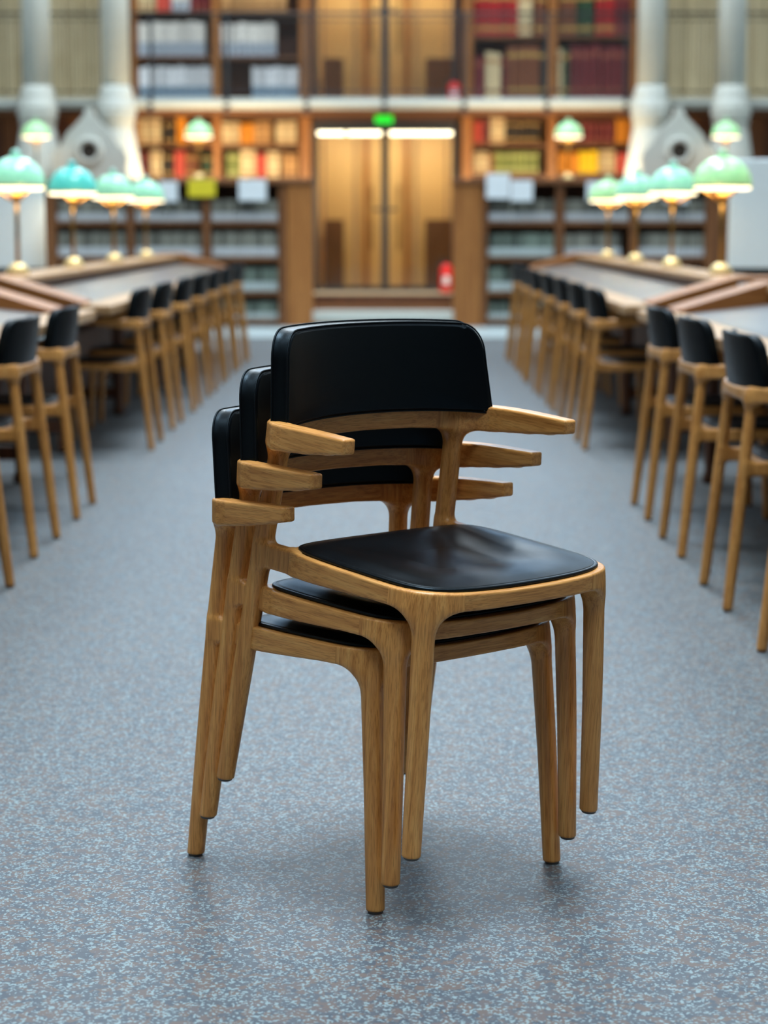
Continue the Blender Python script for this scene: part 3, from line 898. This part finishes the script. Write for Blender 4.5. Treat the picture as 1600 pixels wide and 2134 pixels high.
# lower wall, right
A1, A2 = 'upper shelf under the gallery, right of the door', 'upper shelf under the gallery, far-right bay'
for a, b, t, k in ((986, 1003, 252, 'pink'), (1004, 1019, 250, 'maroon'), (1020, 1051, 244, 'cream'), (1053, 1124, 250, 'dark')): books(a, b, 302, t, k, YB, A1, 11, base_z=zs(302))
for a, b, t, k in ((1162, 1205, 256, 'brown'), (1206, 1280, 252, 'maroon'), (1282, 1310, 248, 'orange')): books(a, b, 302, t, k, YB, A2, 12, base_z=zs(302))
A1, A2 = 'lower shelf under the gallery, right of the door', 'lower shelf under the gallery, far-right bay'
for a, b, t, k in ((986, 1018, 316, 'cream'), (1019, 1029, 318, 'brown'), (1030, 1122, 316, 'olive')): books(a, b, 364, t, k, YB, A1, 12, base_z=zs(364))
for a, b, t, k in ((1162, 1204, 316, 'orange'), (1206, 1246, 314, 'yellow'), (1248, 1282, 312, 'cream'), (1283, 1310, 318, 'pink')): books(a, b, 364, t, k, YB, A2, 13, base_z=zs(364))
# gallery, left
G0 = ZG + .036
books(291, 449, 0, 137, 'bluewhite', YB, 'lowest gallery shelf, far-left bay', 11, base_z=G0)
books(526, 624, 0, 138, 'bluewhite', YB, 'lowest gallery shelf, left of the upper door', 11, base_z=G0)
books(291, 430, 0, 44, 'white', YB, 'middle gallery shelf, far-left bay', 11, base_z=zs(120))
books(462, 577, 0, 46, 'white', YB, 'middle gallery shelf, left of the upper door', 11, base_z=zs(120))
for a, b, k in ((291, 330, 'cream'), (331, 360, 'pink'), (361, 400, 'white'), (401, 443, 'maroon')): books(a, b, 0, -34, k, YB, 'topmost gallery shelf, far-left bay', 14, base_z=zs(26))
books(462, 600, 0, -36, 'tan', YB, 'topmost gallery shelf, left of the upper door', 20, base_z=zs(26))
# gallery, right
A1, A2 = 'lowest gallery shelf, right of the upper door', 'lowest gallery shelf, far-right bay'
for a, b, t, k in ((986, 1008, 112, 'maroon'), (1010, 1042, 106, 'cream'), (1044, 1054, 110, 'maroon'), (1055, 1122, 92, 'brown'), (1123, 1137, 92, 'dark')): books(a, b, 0, t, k, YB, A1, 15, base_z=G0)
for a, b, t, k in ((1160, 1170, 100, 'cream'), (1171, 1184, 95, 'green'), (1185, 1248, 90, 'maroon'), (1250, 1310, 94, 'maroon')): books(a, b, 0, t, k, YB, A2, 15, base_z=G0)
A1, A2 = 'upper gallery shelf, right of the upper door', 'upper gallery shelf, far-right bay'
for a, b, t, k in ((986, 1076, -26, 'red'), (1077, 1106, -24, 'cream'), (1110, 1136, -20, 'brown')): books(a, b, 0, t, k, YB, A1, 17, base_z=zs(77))
for a, b, t, k in ((1162, 1196, -24, 'brown'), (1197, 1232, -26, 'green'), (1236, 1276, -28, 'red'), (1277, 1310, -24, 'maroon')): books(a, b, 0, t, k, YB, A2, 17, base_z=zs(77))

# ---- low bookcases in front of the wall, with end posts beside the door
def low_case(stiles, post, label, side):
    Yf = Y_LOW
    zt = Z_(372, Yf)
    x0, x1 = X_(min(s[0] for s in stiles), Yf), X_(max(s[1] for s in stiles), Yf)
    root = empty('low_bookcase', ((x0 + x1) / 2, Yf, 0)); ox = root.location.x
    tag(root, label, 'bookcase', 'low brown bookcases flanking the door')
    st = [(X_(a, Yf) - ox, X_(b, Yf) - ox) for a, b in stiles]
    zsh = [.06, Z_(612, Yf), Z_(540, Yf), Z_(466, Yf)]
    for a, b in st: box('stile', 'caseZ', a, b, 0, .41, 0, zt - .06, root, bev=.006)
    for (a, b), (c, d) in zip(st, st[1:]):
        for z in zsh: box('shelf', 'caseX', b, c, .01, .41, z - .02, z + .018, root, bev=.004)
    box('back_panel', 'dark_wood', st[0][0], st[-1][1], .41, .43, 0, zt - .06, root, bev=0)
    pa, pb = X_(post[0], Yf) - ox, X_(post[1], Yf) - ox
    box('end_post', 'panelZ', pa, pb, -.03, .43, 0, zt - .06, root, bev=.02)
    ta, tb = min(st[0][0], pa) - .03, max(st[-1][1], pb) + .01
    box('top_board', 'caseX', ta, tb, -.06, .44, zt - .06, zt, root, bev=.012)
    return zsh, zt
SL = [(20, 115), (264, 277), (421, 437), (580, 596)]
SR_ = [(1004, 1016), (1158, 1175), (1313, 1330), (1472, 1575)]
zshL, ZT = low_case(SL, (597, 650), 'low brown bookcase of grey volumes left of the door', 'left')
zshR, ZT = low_case(SR_, (946, 1003), 'low brown bookcase of grey volumes right of the door', 'right')
YV = Y_LOW + .05
tops = {3: 416, 2: 484, 1: 558, 0: 630}
nm = {3: 'top shelf', 2: 'second shelf', 1: 'third shelf', 0: 'bottom shelf'}
bays = {'l': ((117, 262, 'outer'), (279, 419, 'middle'), (439, 578, 'inner')), 'r': ((1018, 1156, 'inner'), (1177, 1311, 'middle'), (1332, 1470, 'outer'))}
for sd, side, zz in (('l', 'left', zshL), ('r', 'right', zshR)):
    for r in (3, 2, 1, 0):
        for a, b, bn in bays[sd]:
            if r < 2:
                if bn != 'inner': continue
            if sd == 'r' and r == 2 and bn == 'middle': b -= 16
            wh = '%s, %s bay, %s low bookcase' % (nm[r], bn, side)
            books(a, b, 0, tops[r] + (3 if sd == 'r' and r == 2 else 0), 'greengrey' if (r in (0, 1) or (sd == 'r' and r == 2 and bn == 'inner')) else 'grey', YV, wh, 8.6, depth=.20, cat='volume', base_z=zz[r] + .018)

# ---- added fill light bars, hidden behind the low bookcases to brighten the books
def fill_light_bar(px0, px1, label):
    Yf = Y_LOW + .462
    x0, x1 = X_(px0, Yf), X_(px1, Yf); w_ = (x1 - x0) / 2
    root = empty('fill_light_bar', ((x0 + x1) / 2, Yf, ZT - .12)); tag(root, label, 'light', 'added light bars behind the low bookcases')
    box('housing', 'brass_d', -w_, w_, -.03, .03, 0, .02, root, bev=.003)
    tube('lamp_tube', 'bar', (-w_ + .01, .0, .032), (w_ - .01, .0, .032), .012, root, 10)
    ld = bpy.data.lights.new('fill_bar_light', 'AREA'); ld.shape = 'RECTANGLE'; ld.size = 2 * w_; ld.size_y = .04; ld.energy = 34.0 * 2 * w_; ld.color = (1, .78, .48)
    lo = bpy.data.objects.new('fill_bar_light', ld); col.objects.link(lo); lo.parent = root; lo.location = (0, .02, .05); lo.rotation_euler = (R(106), 0, 0)
M['bar'] = emis('fill_bar_tube', (1, .80, .50, 1), 10.0)
fill_light_bar(325, 440, 'added warm light bar hidden behind the left low bookcase, far-left bay')
fill_light_bar(470, 622, 'added warm light bar hidden behind the left low bookcase, near the door')
fill_light_bar(990, 1120, 'added warm light bar hidden behind the right low bookcase, near the door')
fill_light_bar(1190, 1275, 'added warm light bar hidden behind the right low bookcase, far-right bay')

# ---- shelf signs hung over the top board
def shelf_sign(px0, px1, py0, py1, mat, label):
    Yf = Y_LOW - .068
    x0, x1, z1, z0 = X_(px0, Yf), X_(px1, Yf), Z_(py0, Yf), Z_(py1, Yf)
    root = empty('shelf_sign', ((x0 + x1) / 2, Yf, ZT)); tag(root, label, 'sign', 'signs on the low bookcases')
    w_ = (x1 - x0) / 2
    box('card', mat, -w_, w_, -.006, 0, z0 - ZT, z1 - ZT, root, bev=.003)
    box('hook', 'iron', -.02, .02, -.002, .05, .001, .006, root, bev=0)
shelf_sign(332, 370, 378, 420, 'white_card', 'white card on the left low bookcase, beside the lamps')
shelf_sign(392, 449, 374, 410, 'yellow_card', 'yellow card on the left low bookcase')
shelf_sign(497, 555, 374, 418, 'white_card', 'white card on the left low bookcase, nearest the door')
shelf_sign(1013, 1062, 362, 414, 'white_card', 'larger white card on the right low bookcase, nearest the door')
shelf_sign(1064, 1110, 376, 419, 'white_card', 'smaller white card on the right low bookcase, second from the door')
shelf_sign(1222, 1262, 378, 418, 'white_card', 'white card on the right low bookcase, behind the innermost lamp')
shelf_sign(1384, 1434, 390, 424, 'white_card', 'white card on the right low bookcase, behind the third lamp')

# ---- glazed doors, steps, vestibule
ZF = .33
def glazed_door(name, z0, z1, label, hz):
    xm = (XD0 + XD1) / 2
    root = empty(name, (xm, Y_WALL + .12, z0)); tag(root, label, kind='structure')
    hw = (XD1 - XD0) / 2; H_ = z1 - z0
    for s in (-1, 1):
        box('door_frame', 'iron', s * hw, s * (hw - .055), -.05, .05, 0, H_, root, bev=.004)
        leaf = box('door_pane', 'glass', s * .04, s * (hw - .06), -.004, .004, .06, H_ - .06, root, bev=0)
        box('door_rail', 'iron', s * .04, s * (hw - .06), -.02, .02, 0, .06, root, bev=.003)
        box('door_rail', 'iron', s * .04, s * (hw - .06), -.02, .02, H_ - .06, H_, root, bev=.003)
        h = empty('door_handle', (s * .16, -.05, hz)); h.parent = root
        tube('bar', 'brass_d', (0, 0, -.38), (0, 0, .38), .016, h)
        for q in (-.3, .3): tube('mount', 'brass_d', (0, 0, q), (0, .05, q), .009, h)
        box('finger_plate', 'iron', -s * .12, 0, .02, .035, .08, .11, h, bev=.003)
    box('mullion', 'iron', -.045, .045, -.05, .05, 0, H_, root, bev=.006)
    box('lintel', 'iron', -hw, hw, -.05, .05, H_, H_ + .06, root, bev=.004)
tag(box('trim_5', 'dark_wood', XD0, XD1, Y_WALL + .05, Y_WALL + .2, Z_(262, Y_WALL + .1) + .055, SLAB_B, bev=.004), 'dark panel above the glass door', kind='structure')
glazed_door('door_1', ZF, Z_(262, Y_WALL + .1), 'glazed double door with dark metal frame leading to a lit vestibule', .86)
glazed_door('door_2', ZG, 4.3, 'glazed double door with dark metal frame on the gallery', .95)
st1 = box('step_1', 'stone', XD0 - .02, XD1 + .02, Y_LOW + .04, 24.2, .055, .165, bev=.006); tag(st1, 'white stone step below the glass door', kind='structure')
tag(box('trim_3', 'panelX', XD0, XD1, Y_LOW + .06, 24.2, 0, .055, bev=.003), 'brown kick board under the white step', kind='structure')
tag(box('step_2', 'caseX', XD0, XD1, 24.2, 24.45, 0, .24, bev=.006), 'brown wooden step below the glass door', kind='structure')
tag(box('trim_4', 'dark_wood', XD0, XD1, 24.40, 24.55, .20, ZF - .002, bev=.004), 'dark threshold strip of the glass door', kind='structure')
tag(box('landing', 'landing', XD0, XD1, 24.52, Y_WALL + .2, .0, ZF, bev=.004), 'pale landing in front of the glass door', kind='structure')
def vestibule(z0, z1, label, pyd):
    root = empty('wall_vestibule', ((XD0 + XD1) / 2, 27.25, z0)); tag(root, label, kind='structure'); hw = (XD1 - XD0) / 2; H_ = z1 - z0
    Yb = 27.25; f = lambda y: y - Yb
    n = 6
    xs = np.linspace(-hw - .3, hw + .3, n + 1)
    for i in range(n):
        box('panel', 'beige', xs[i] + .006, xs[i + 1] - .006, -.02 * (i % 2), .05, 0, H_, root, bev=.006)
    box('side_wall', 'beige', -hw - .34, -hw - .3, f(Y_BACK + .12), 0, 0, H_, root, bev=0)
    box('side_wall', 'beige', hw + .3, hw + .34, f(Y_BACK + .12), 0, 0, H_, root, bev=0)
    box('vestibule_floor', 'landing', -hw - .34, hw + .34, f(Y_WALL + .2), .05, -.06, 0, root, bev=0)
    box('vestibule_ceiling', 'beige', -hw - .34, hw + .34, f(Y_WALL + .2), .05, H_, H_ + .05, root, bev=0)
    # dark lower panels
    k = 27.15 / F_PX
    for a, b in ((676, 716), (886, 944)):
        box('dark_panel', 'vest_dark', X_(a, 27.15) - root.location.x, X_(b, 27.15) - root.location.x, -.14, -.10, .0, Z_(pyd, 27.15) - z0, root, bev=.004)
    # jamb posts that show through the glass
    for a, b in ((758, 768), (842, 852)):
        box('jamb', 'panelZ', X_(a, 27.15) - root.location.x, X_(b, 27.15) - root.location.x, -.14, -.08, 0, H_, root, bev=.003)
vestibule(ZF, SLAB_B, 'beige panelled vestibule wall behind the lower glass door', 458)
vestibule(ZG, 4.6, 'beige panelled vestibule wall behind the gallery glass door', 122)
YL = 26.6
def tube_light(root, x0, x1, z, e):
    ld = bpy.data.lights.new('tube_light', 'AREA'); ld.shape = 'RECTANGLE'; ld.size = x1 - x0; ld.size_y = .08; ld.energy = e * (x1 - x0); ld.color = (1, .86, .64)
    lo = bpy.data.objects.new('tube_light', ld); col.objects.link(lo); lo.parent = root; lo.location = ((x0 + x1) / 2, 0, z); lo.rotation_euler = (R(25), 0, 0)
for a, b, lab in ((662, 718, 'short glowing ceiling tube at the left of the vestibule'), (724, 798, 'glowing ceiling tube left of the door mullion'), (812, 950, 'long glowing ceiling tube right of the door mullion')):
    x0, x1 = X_(a, YL), X_(b, YL); zz = Z_(278, YL)
    root = empty('ceiling_tube', ((x0 + x1) / 2, YL, SLAB_B)); tag(root, lab, 'light', 'ceiling tubes of the vestibule')
    tube('lamp_tube', 'tube', (x0 - root.location.x, 0, zz - SLAB_B), (x1 - root.location.x, 0, zz - SLAB_B), .022, root, 12)
    tube_light(root, x0 - root.location.x, x1 - root.location.x, zz - SLAB_B - .03, 10.0)
    for s in (.15, .85): tube('hanger', 'iron', ((x0 + (x1 - x0) * s) - root.location.x, 0, zz - SLAB_B + .03), ((x0 + (x1 - x0) * s) - root.location.x, 0, 0), .006, root)
for zz in (4.45,):
    x0, x1 = XD0 + .1, XD1 - .1
    root = empty('ceiling_tube', (0, YL, 4.6)); tag(root, 'glowing ceiling tube behind the gallery door', 'light')
    tube('lamp_tube', 'tube', (x0, 0, -.12), (x1, 0, -.12), .03, root, 12)
    tube_light(root, x0, x1, -.16, 14.0)
    for s in (x0 + .2, x1 - .2): tube('hanger', 'iron', (s, 0, -.12), (s, 0, 0), .006, root)
# exit sign
xe = X_(800, SLABF + .1); ze = Z_(249, SLABF + .1)
root = empty('exit_sign', (xe, SLABF + .1, SLAB_B)); tag(root, 'small lit green exit sign hanging over the glass door', 'sign')
box('housing', 'iron', -.11, .11, 0, .04, ze - SLAB_B - .055, ze - SLAB_B + .055, root, bev=.006)
box('green_face', 'exit', -.10, .10, -.004, 0, ze - SLAB_B - .045, ze - SLAB_B + .045, root, bev=0)
# fire extinguishers
def extinguisher(px, py_base, py_top, Y, zb, label):
    h = Z_(py_top, Y) - Z_(py_base, Y)
    root = empty('fire_extinguisher', (X_(px, Y), Y, zb)); tag(root, label, 'extinguisher', 'red fire extinguishers')
    r = .075
    lathe('cylinder', 'red', [(0, 0), (r * .9, 0), (r, .012), (r, h * .68), (r * .85, h * .76), (r * .45, h * .84), (r * .3, h * .87), (0, h * .87)], root, 24)
    lathe('valve', 'black', [(0, h * .87), (.024, h * .87), (.024, h * .94), (0, h * .94)], root, 16)
    box('lever', 'black', -.10, .012, -.012, .012, h * .94, h * .98, root, bev=.003)
    box('label_plate', 'white_card', -.035, .035, -r - .003, -r + .002, h * .25, h * .5, root, bev=.001)
    bm = bmesh.new()
    pts = [Vector((-.02, -.02, h * .9)), Vector((-.08, -.03, h * .86)), Vector((-.095, -.03, h * .6)), Vector((-.09, -.03, h * .25))]
    for a, b in zip(pts, pts[1:]): tube_bm(bm, a, b, .012, 8)
    link('hose', bm_mesh(bm, 'hose', True), 'black', root)
extinguisher(930, 608, 538, 25.10, ZF, 'red fire extinguisher on the landing at the right of the lower door')
extinguisher(945, 196, 150, 25.45, ZG, 'red fire extinguisher on the gallery beside the upper door')

# ---- gallery railing
YR = SLABF + .08
posts = [-20, 70, 318, 475, 640, 801, 966, 1136, 1300, 1545, 1620]
rz1 = Z_(28, YR)
root = empty('gallery_railing', (0, YR, ZG)); tag(root, 'dark iron gallery railing with wire mesh above the door', 'railing')
for p in posts:
    pp = box('post', 'iron', X_(p, YR) - .018, X_(p, YR) + .018, -.018, .018, -.02, rz1 - ZG + .02, root, bev=.004)
    box('fixing_plate', 'iron', X_(p, YR) - .03, X_(p, YR) + .03, -.115, -.10, -.17, .01, root, bev=.003)
for z, r in ((rz1 - ZG, .016), (rz1 - ZG - .07, .008), (.07, .010)):
    tube('rail', 'iron', (X_(-30, YR), 0, z), (X_(1640, YR), 0, z), r, root, 8)
for p in range(0, 1620, 17):
    if 300 < p < 1305: continue
    tube('baluster', 'iron', (X_(p, YR), 0, .07), (X_(p, YR), 0, rz1 - ZG - .07), .006, root, 6)
inner = [p for p in posts if 300 < p < 1310]
for a, b in zip(inner, inner[1:]):
    x0, x1 = X_(a, YR) + .02, X_(b, YR) - .02; z0, z1 = .08, rz1 - ZG - .08
    bm = bmesh.new(); W_, H_ = x1 - x0, z1 - z0; s = .055
    for k in range(int((W_ + H_) / s) + 1):
        c = k * s
        for fl in (0, 1):
            xa, za = (c, 0) if c <= W_ else (W_, c - W_)
            xb, zb_ = (0, c) if c <= H_ else (c - H_, H_)
            if fl: xa, xb = W_ - xa, W_ - xb
            if (xa - xb) ** 2 + (za - zb_) ** 2 > 1e-4:
                tube_bm(bm, (x0 + xa, .003 * fl, z0 + za), (x0 + xb, .003 * fl, z0 + zb_), .0028, 4)
    o = link('wire_mesh', bm_mesh(bm, 'wire_mesh'), 'iron', root); tag(o, kind='stuff')

# ================================================================== READING TABLES
TX = {'left': (-1.95, -1.31), 'right': (1.72, 1.09)}
ZTAB = .73
def table(side, y0, y1, label):
    cx, ex = TX[side]; hw = abs(cx - ex)
    root = empty('reading_table', (cx, (y0 + y1) / 2, 0)); tag(root, label, 'table', 'long reading tables')
    L = (y1 - y0) / 2
    s0 = .16
    # wooden border frame and grey inlay
    for s in (-1, 1):
        box('top_edge', 'tabY', s * hw, s * (hw - s0), -L, L, ZTAB - .045, ZTAB, root, bev=.008)
        prism('top_inlay', 'inlay', [(s * (hw - s0), ZTAB - .04), (s * (hw - s0), ZTAB - .001), (s * .44, ZTAB - .001), (s * .10, ZTAB + .04), (s * .10, ZTAB - .04)], -L + .12, L - .12, root)
        box('apron', 'dark_wood', s * (hw - .27), s * (hw - .30), -L + .1, L - .1, ZTAB - .12, ZTAB - .045, root, bev=.004)
        box('top_end', 'tabX', -hw + s0, hw - s0, s * L, s * (L - .12), ZTAB - .045, ZTAB, root, bev=.006)
    # raised central spine that carries the lamps
    box('spine_board', 'tabY', -.12, .12, -L + .3, L - .3, ZTAB + .085, ZTAB + .115, root, bev=.006)
    box('spine_riser', 'dark_wood', -.09, .09, -L + .3, L - .3, ZTAB - .05, ZTAB + .085, root, bev=.004)
    # gabled end blocks
    for s in (-1, 1):
        ya, yb = (-L + .0, -L + .36) if s < 0 else (L - .36, L)
        pts = [(-.50, ZTAB - .03), (.50, ZTAB - .03), (.50, ZTAB + .012), (.10, ZTAB + .130), (-.10, ZTAB + .130), (-.50, ZTAB + .012)]
        prism('end_block', 'panelX', pts, ya, yb, root, bev=.004)
    ny = max(2, int(round((y1 - y0) / 2.2)) + 1)
    for i in range(ny):
        yy = -L + .35 + (2 * L - .7) * i / (ny - 1)
        for s in (-1, 1):
            bm = bmesh.new()
            x = s * (hw - .285)
            prof = [(.034, 0), (.036, .03), (.026, .05), (.032, .32), (.040, .55), (.044, ZTAB - .045)]
            lathe_bm(bm, [(0, 0)] + prof + [(0, ZTAB - .045)], 16, x, yy)
            link('leg', bm_mesh(bm, 'leg', True), 'dark_wood', root)
        box('cross_rail', 'dark_wood', -hw + .285, hw - .285, yy - .02, yy + .02, .10, .16, root, bev=.004)
    box('foot_board', 'dark_wood', -.06, .06, -L + .3, L - .3, .08, .46, root, bev=.006)
    return root
table('left', 10.15, 19.3, 'long reading table with four lit lamps left of the aisle, farther from the viewer')
table('right', 10.15, 19.3, 'long reading table with four lit lamps right of the aisle, farther from the viewer')
table('left', 4.2, 9.6, 'long reading table at the left edge, nearer the viewer')
table('right', 4.2, 9.6, 'long reading table at the right edge, nearer the viewer')

# ---- table chairs (the same model, lighter mesh)
far = make_chair(0.0062)
first = [True]
def seat(x, y, rz, label, group):
    o = far if first[0] else copy_tree(far)
    first[0] = False
    o.location = (x, y, 0); o.rotation_euler = (0, 0, rz)
    tag(o, label, 'chair', group)
ORD = ['nearest', 'second', 'third', 'fourth', 'fifth', 'sixth', 'farthest']
for side, xr, sg in (('left', -1.185, 1), ('right', .962, -1)):
    x0 = xr - sg * .455
    for i, yy in enumerate((10.83, 11.93, 13.05, 14.2, 15.35, 16.5, 17.65)):
        seat(x0 + sg * random.uniform(0, .012), yy, -sg * PI / 2 + random.uniform(-.02, .02),
             '%s oak armchair on the aisle side of the %s far table' % (ORD[i], side), 'armchairs along the %s far table' % side)
    near = (7.35, 8.30) if side == 'left' else (5.30, 6.35, 7.36, 8.28)
    for i, yy in enumerate(near):
        w_ = {2: ('second oak armchair from the end', 'last oak armchair'), 4: ('fourth oak armchair from the end', 'third oak armchair from the end', 'second oak armchair from the end', 'last oak armchair')}[len(near)][i]
        seat(x0, yy, -sg * PI / 2 + random.uniform(-.02, .02), w_ + ' on the aisle side of the %s near table' % side, 'armchairs along the %s near table' % side)
    if side == 'left':
        seat(x0 + .02, 6.30, -PI / 2, 'third oak armchair from the end, aisle side of the left near table', 'armchairs along the left near table')
    cx = TX[side][0]
    xo = 2 * cx - x0
    for i, yy in enumerate((10.83, 11.93)):
        seat(xo, yy, sg * PI / 2, '%s oak armchair on the wall side of the %s far table' % (ORD[i], side), 'armchairs beyond the %s far table' % side)
    for i, yy in enumerate((7.35, 8.30)):
        seat(xo, yy, sg * PI / 2, '%s oak armchair on the wall side of the %s near table' % (('second', 'last')[i], side), 'armchairs beyond the %s near table' % side)

# ---- lamps
def make_lamp(shade, energy):
    root = empty('table_lamp', (0, 0, 0))
    lathe('base', 'brass_lit', [(0, 0), (.060, 0), (.062, .008), (.056, .030), (.040, .050), (.018, .062), (0, .064)], root, 28)
    tube('stem', 'brass_d', (0, 0, .05), (0, 0, .44), .0115, root, 14)
    lathe('hub', 'brass', [(0, .375), (.020, .375), (.026, .385), (.026, .42), (.018, .435), (.018, .455), (0, .455)], root, 20)
    for k in range(3):
        a = 2 * PI * k / 3 + .3
        tube('strut', 'brass', (.02 * math.cos(a), .02 * math.sin(a), .385), (.148 * math.cos(a), .148 * math.sin(a), .462), .008, root, 8)
    prof = [(.152, .455), (.153, .462)] + [(.152 * math.cos(t), .462 + .150 * math.sin(t)) for t in np.linspace(.08, PI / 2 - .12, 14)] + [(.016, .6125), (0, .6125)]
    sh = lathe('shade', shade, prof, root, 40)
    lathe('finial', shade, [(0, .610), (.024, .612), (.030, .622), (.024, .636), (.010, .648), (0, .650)], sh, 20)
    lathe('rim_band', 'brass', [(.150, .457), (.155, .458), (.155, .464), (.150, .466)], sh, 40)
    lathe('diffuser', 'diffuser', [(0, .438), (.12, .438), (.143, .441), (.146, .447), (.146, .462), (0, .466)], root, 36)
    ld = bpy.data.lights.new('lamp_bulb', 'POINT'); ld.energy = energy; ld.color = (1, .76, .46); ld.shadow_soft_size = .05
    lo = bpy.data.objects.new('lamp_bulb', ld); col.objects.link(lo); lo.parent = root; lo.location = (0, 0, .52)
    ls = bpy.data.lights.new('lamp_downlight', 'AREA'); ls.shape = 'DISK'; ls.size = .24; ls.energy = energy * 0.7; ls.color = (1, .76, .46)
    l2 = bpy.data.objects.new('lamp_downlight', ls); col.objects.link(l2); l2.parent = root; l2.location = (0, 0, .434)
    return root
LAMP_W = 1.3
protos = {k: make_lamp(k, LAMP_W) for k in ('shade_a', 'shade_b', 'shade_c')}
used = set()
def lamp(kind, x, y, z, label, group, rz=0.0, lean=0.0):
    o = protos[kind] if kind not in used else copy_tree(protos[kind])
    used.add(kind)
    o.location = (x, y, z); o.rotation_euler = (0, lean, rz)
    tag(o, label, 'lamp', group)
OR4 = ['nearest', 'second', 'third', 'farthest']
CN = {'shade_a': 'pale green', 'shade_b': 'turquoise', 'shade_c': 'light lime green'}
for side, kinds in (('left', ('shade_a', 'shade_b', 'shade_a', 'shade_a')), ('right', ('shade_c', 'shade_a', 'shade_a', 'shade_c'))):
    for i, yy in enumerate((11.35, 13.35, 15.30, 17.30)):
        lamp(kinds[i], TX[side][0], yy, ZTAB + .115, '%s of the four domed lamps on the %s table, %s glass shade' % (OR4[i], side, CN[kinds[i]]), 'domed lamps on the %s table' % side, random.uniform(0, 2), 0)
for px, lab in ((78, 'domed lamp on the outer end of the left low bookcase, before a column'), (415, 'domed lamp on top of the left low bookcase, above the yellow card'),
                (1183, 'domed lamp on top of the right low bookcase'), (1510, 'domed lamp on the outer end of the right low bookcase, before a column')):
    yy = Y_LOW + .16
    lamp('shade_c', X_(px, yy), yy, ZT, lab, 'domed lamps above the bookcases', random.uniform(0, 2))

# ---- pale screens standing on the far halves of the tables
def screen(x0, x1, xf, Y, zt, turn, label):
    root = empty('display_screen', (xf, Y, ZTAB)); tag(root, label, 'screen', 'pale screens on the reading tables')
    a, b, h = x0 - xf, x1 - xf, zt - ZTAB
    box('foot', 'black', -.075, .075, -.12, .12, 0, .02, root, bev=.006)
    box('stand', 'iron', -.03, .03, .035, .06, .02, .32, root, bev=.004)
    p = box('panel', 'screen', a, b, -.02, .02, .07, h, root, bev=.012)
    q = box('bezel', 'black', a, b, -.024, -.018, .07, .11, root, bev=.001)
    for o in (p, q): o.rotation_euler = (R(-6), 0, 0)
    root.rotation_euler = (0, 0, R(turn))
screen(-2.58, -2.13, -2.48, 13.4, 1.33, 14, 'pale blue-white screen standing on the left table behind the nearest lamp')
screen(2.07, 2.46, 2.26, 13.4, 1.51, -14, 'tall pale blue-white screen standing on the right table behind the nearest lamp')
# ---- small card on the right table's end block
cx = TX['right'][0]
root = empty('notice_card', (X_(1565, 10.1), 10.14, ZTAB + .02)); tag(root, 'small pale notice card stuck on the end of the right far table', 'card')
box('card', 'white_card', -.045, .045, -.004, 0, .0, .085, root, bev=.001)
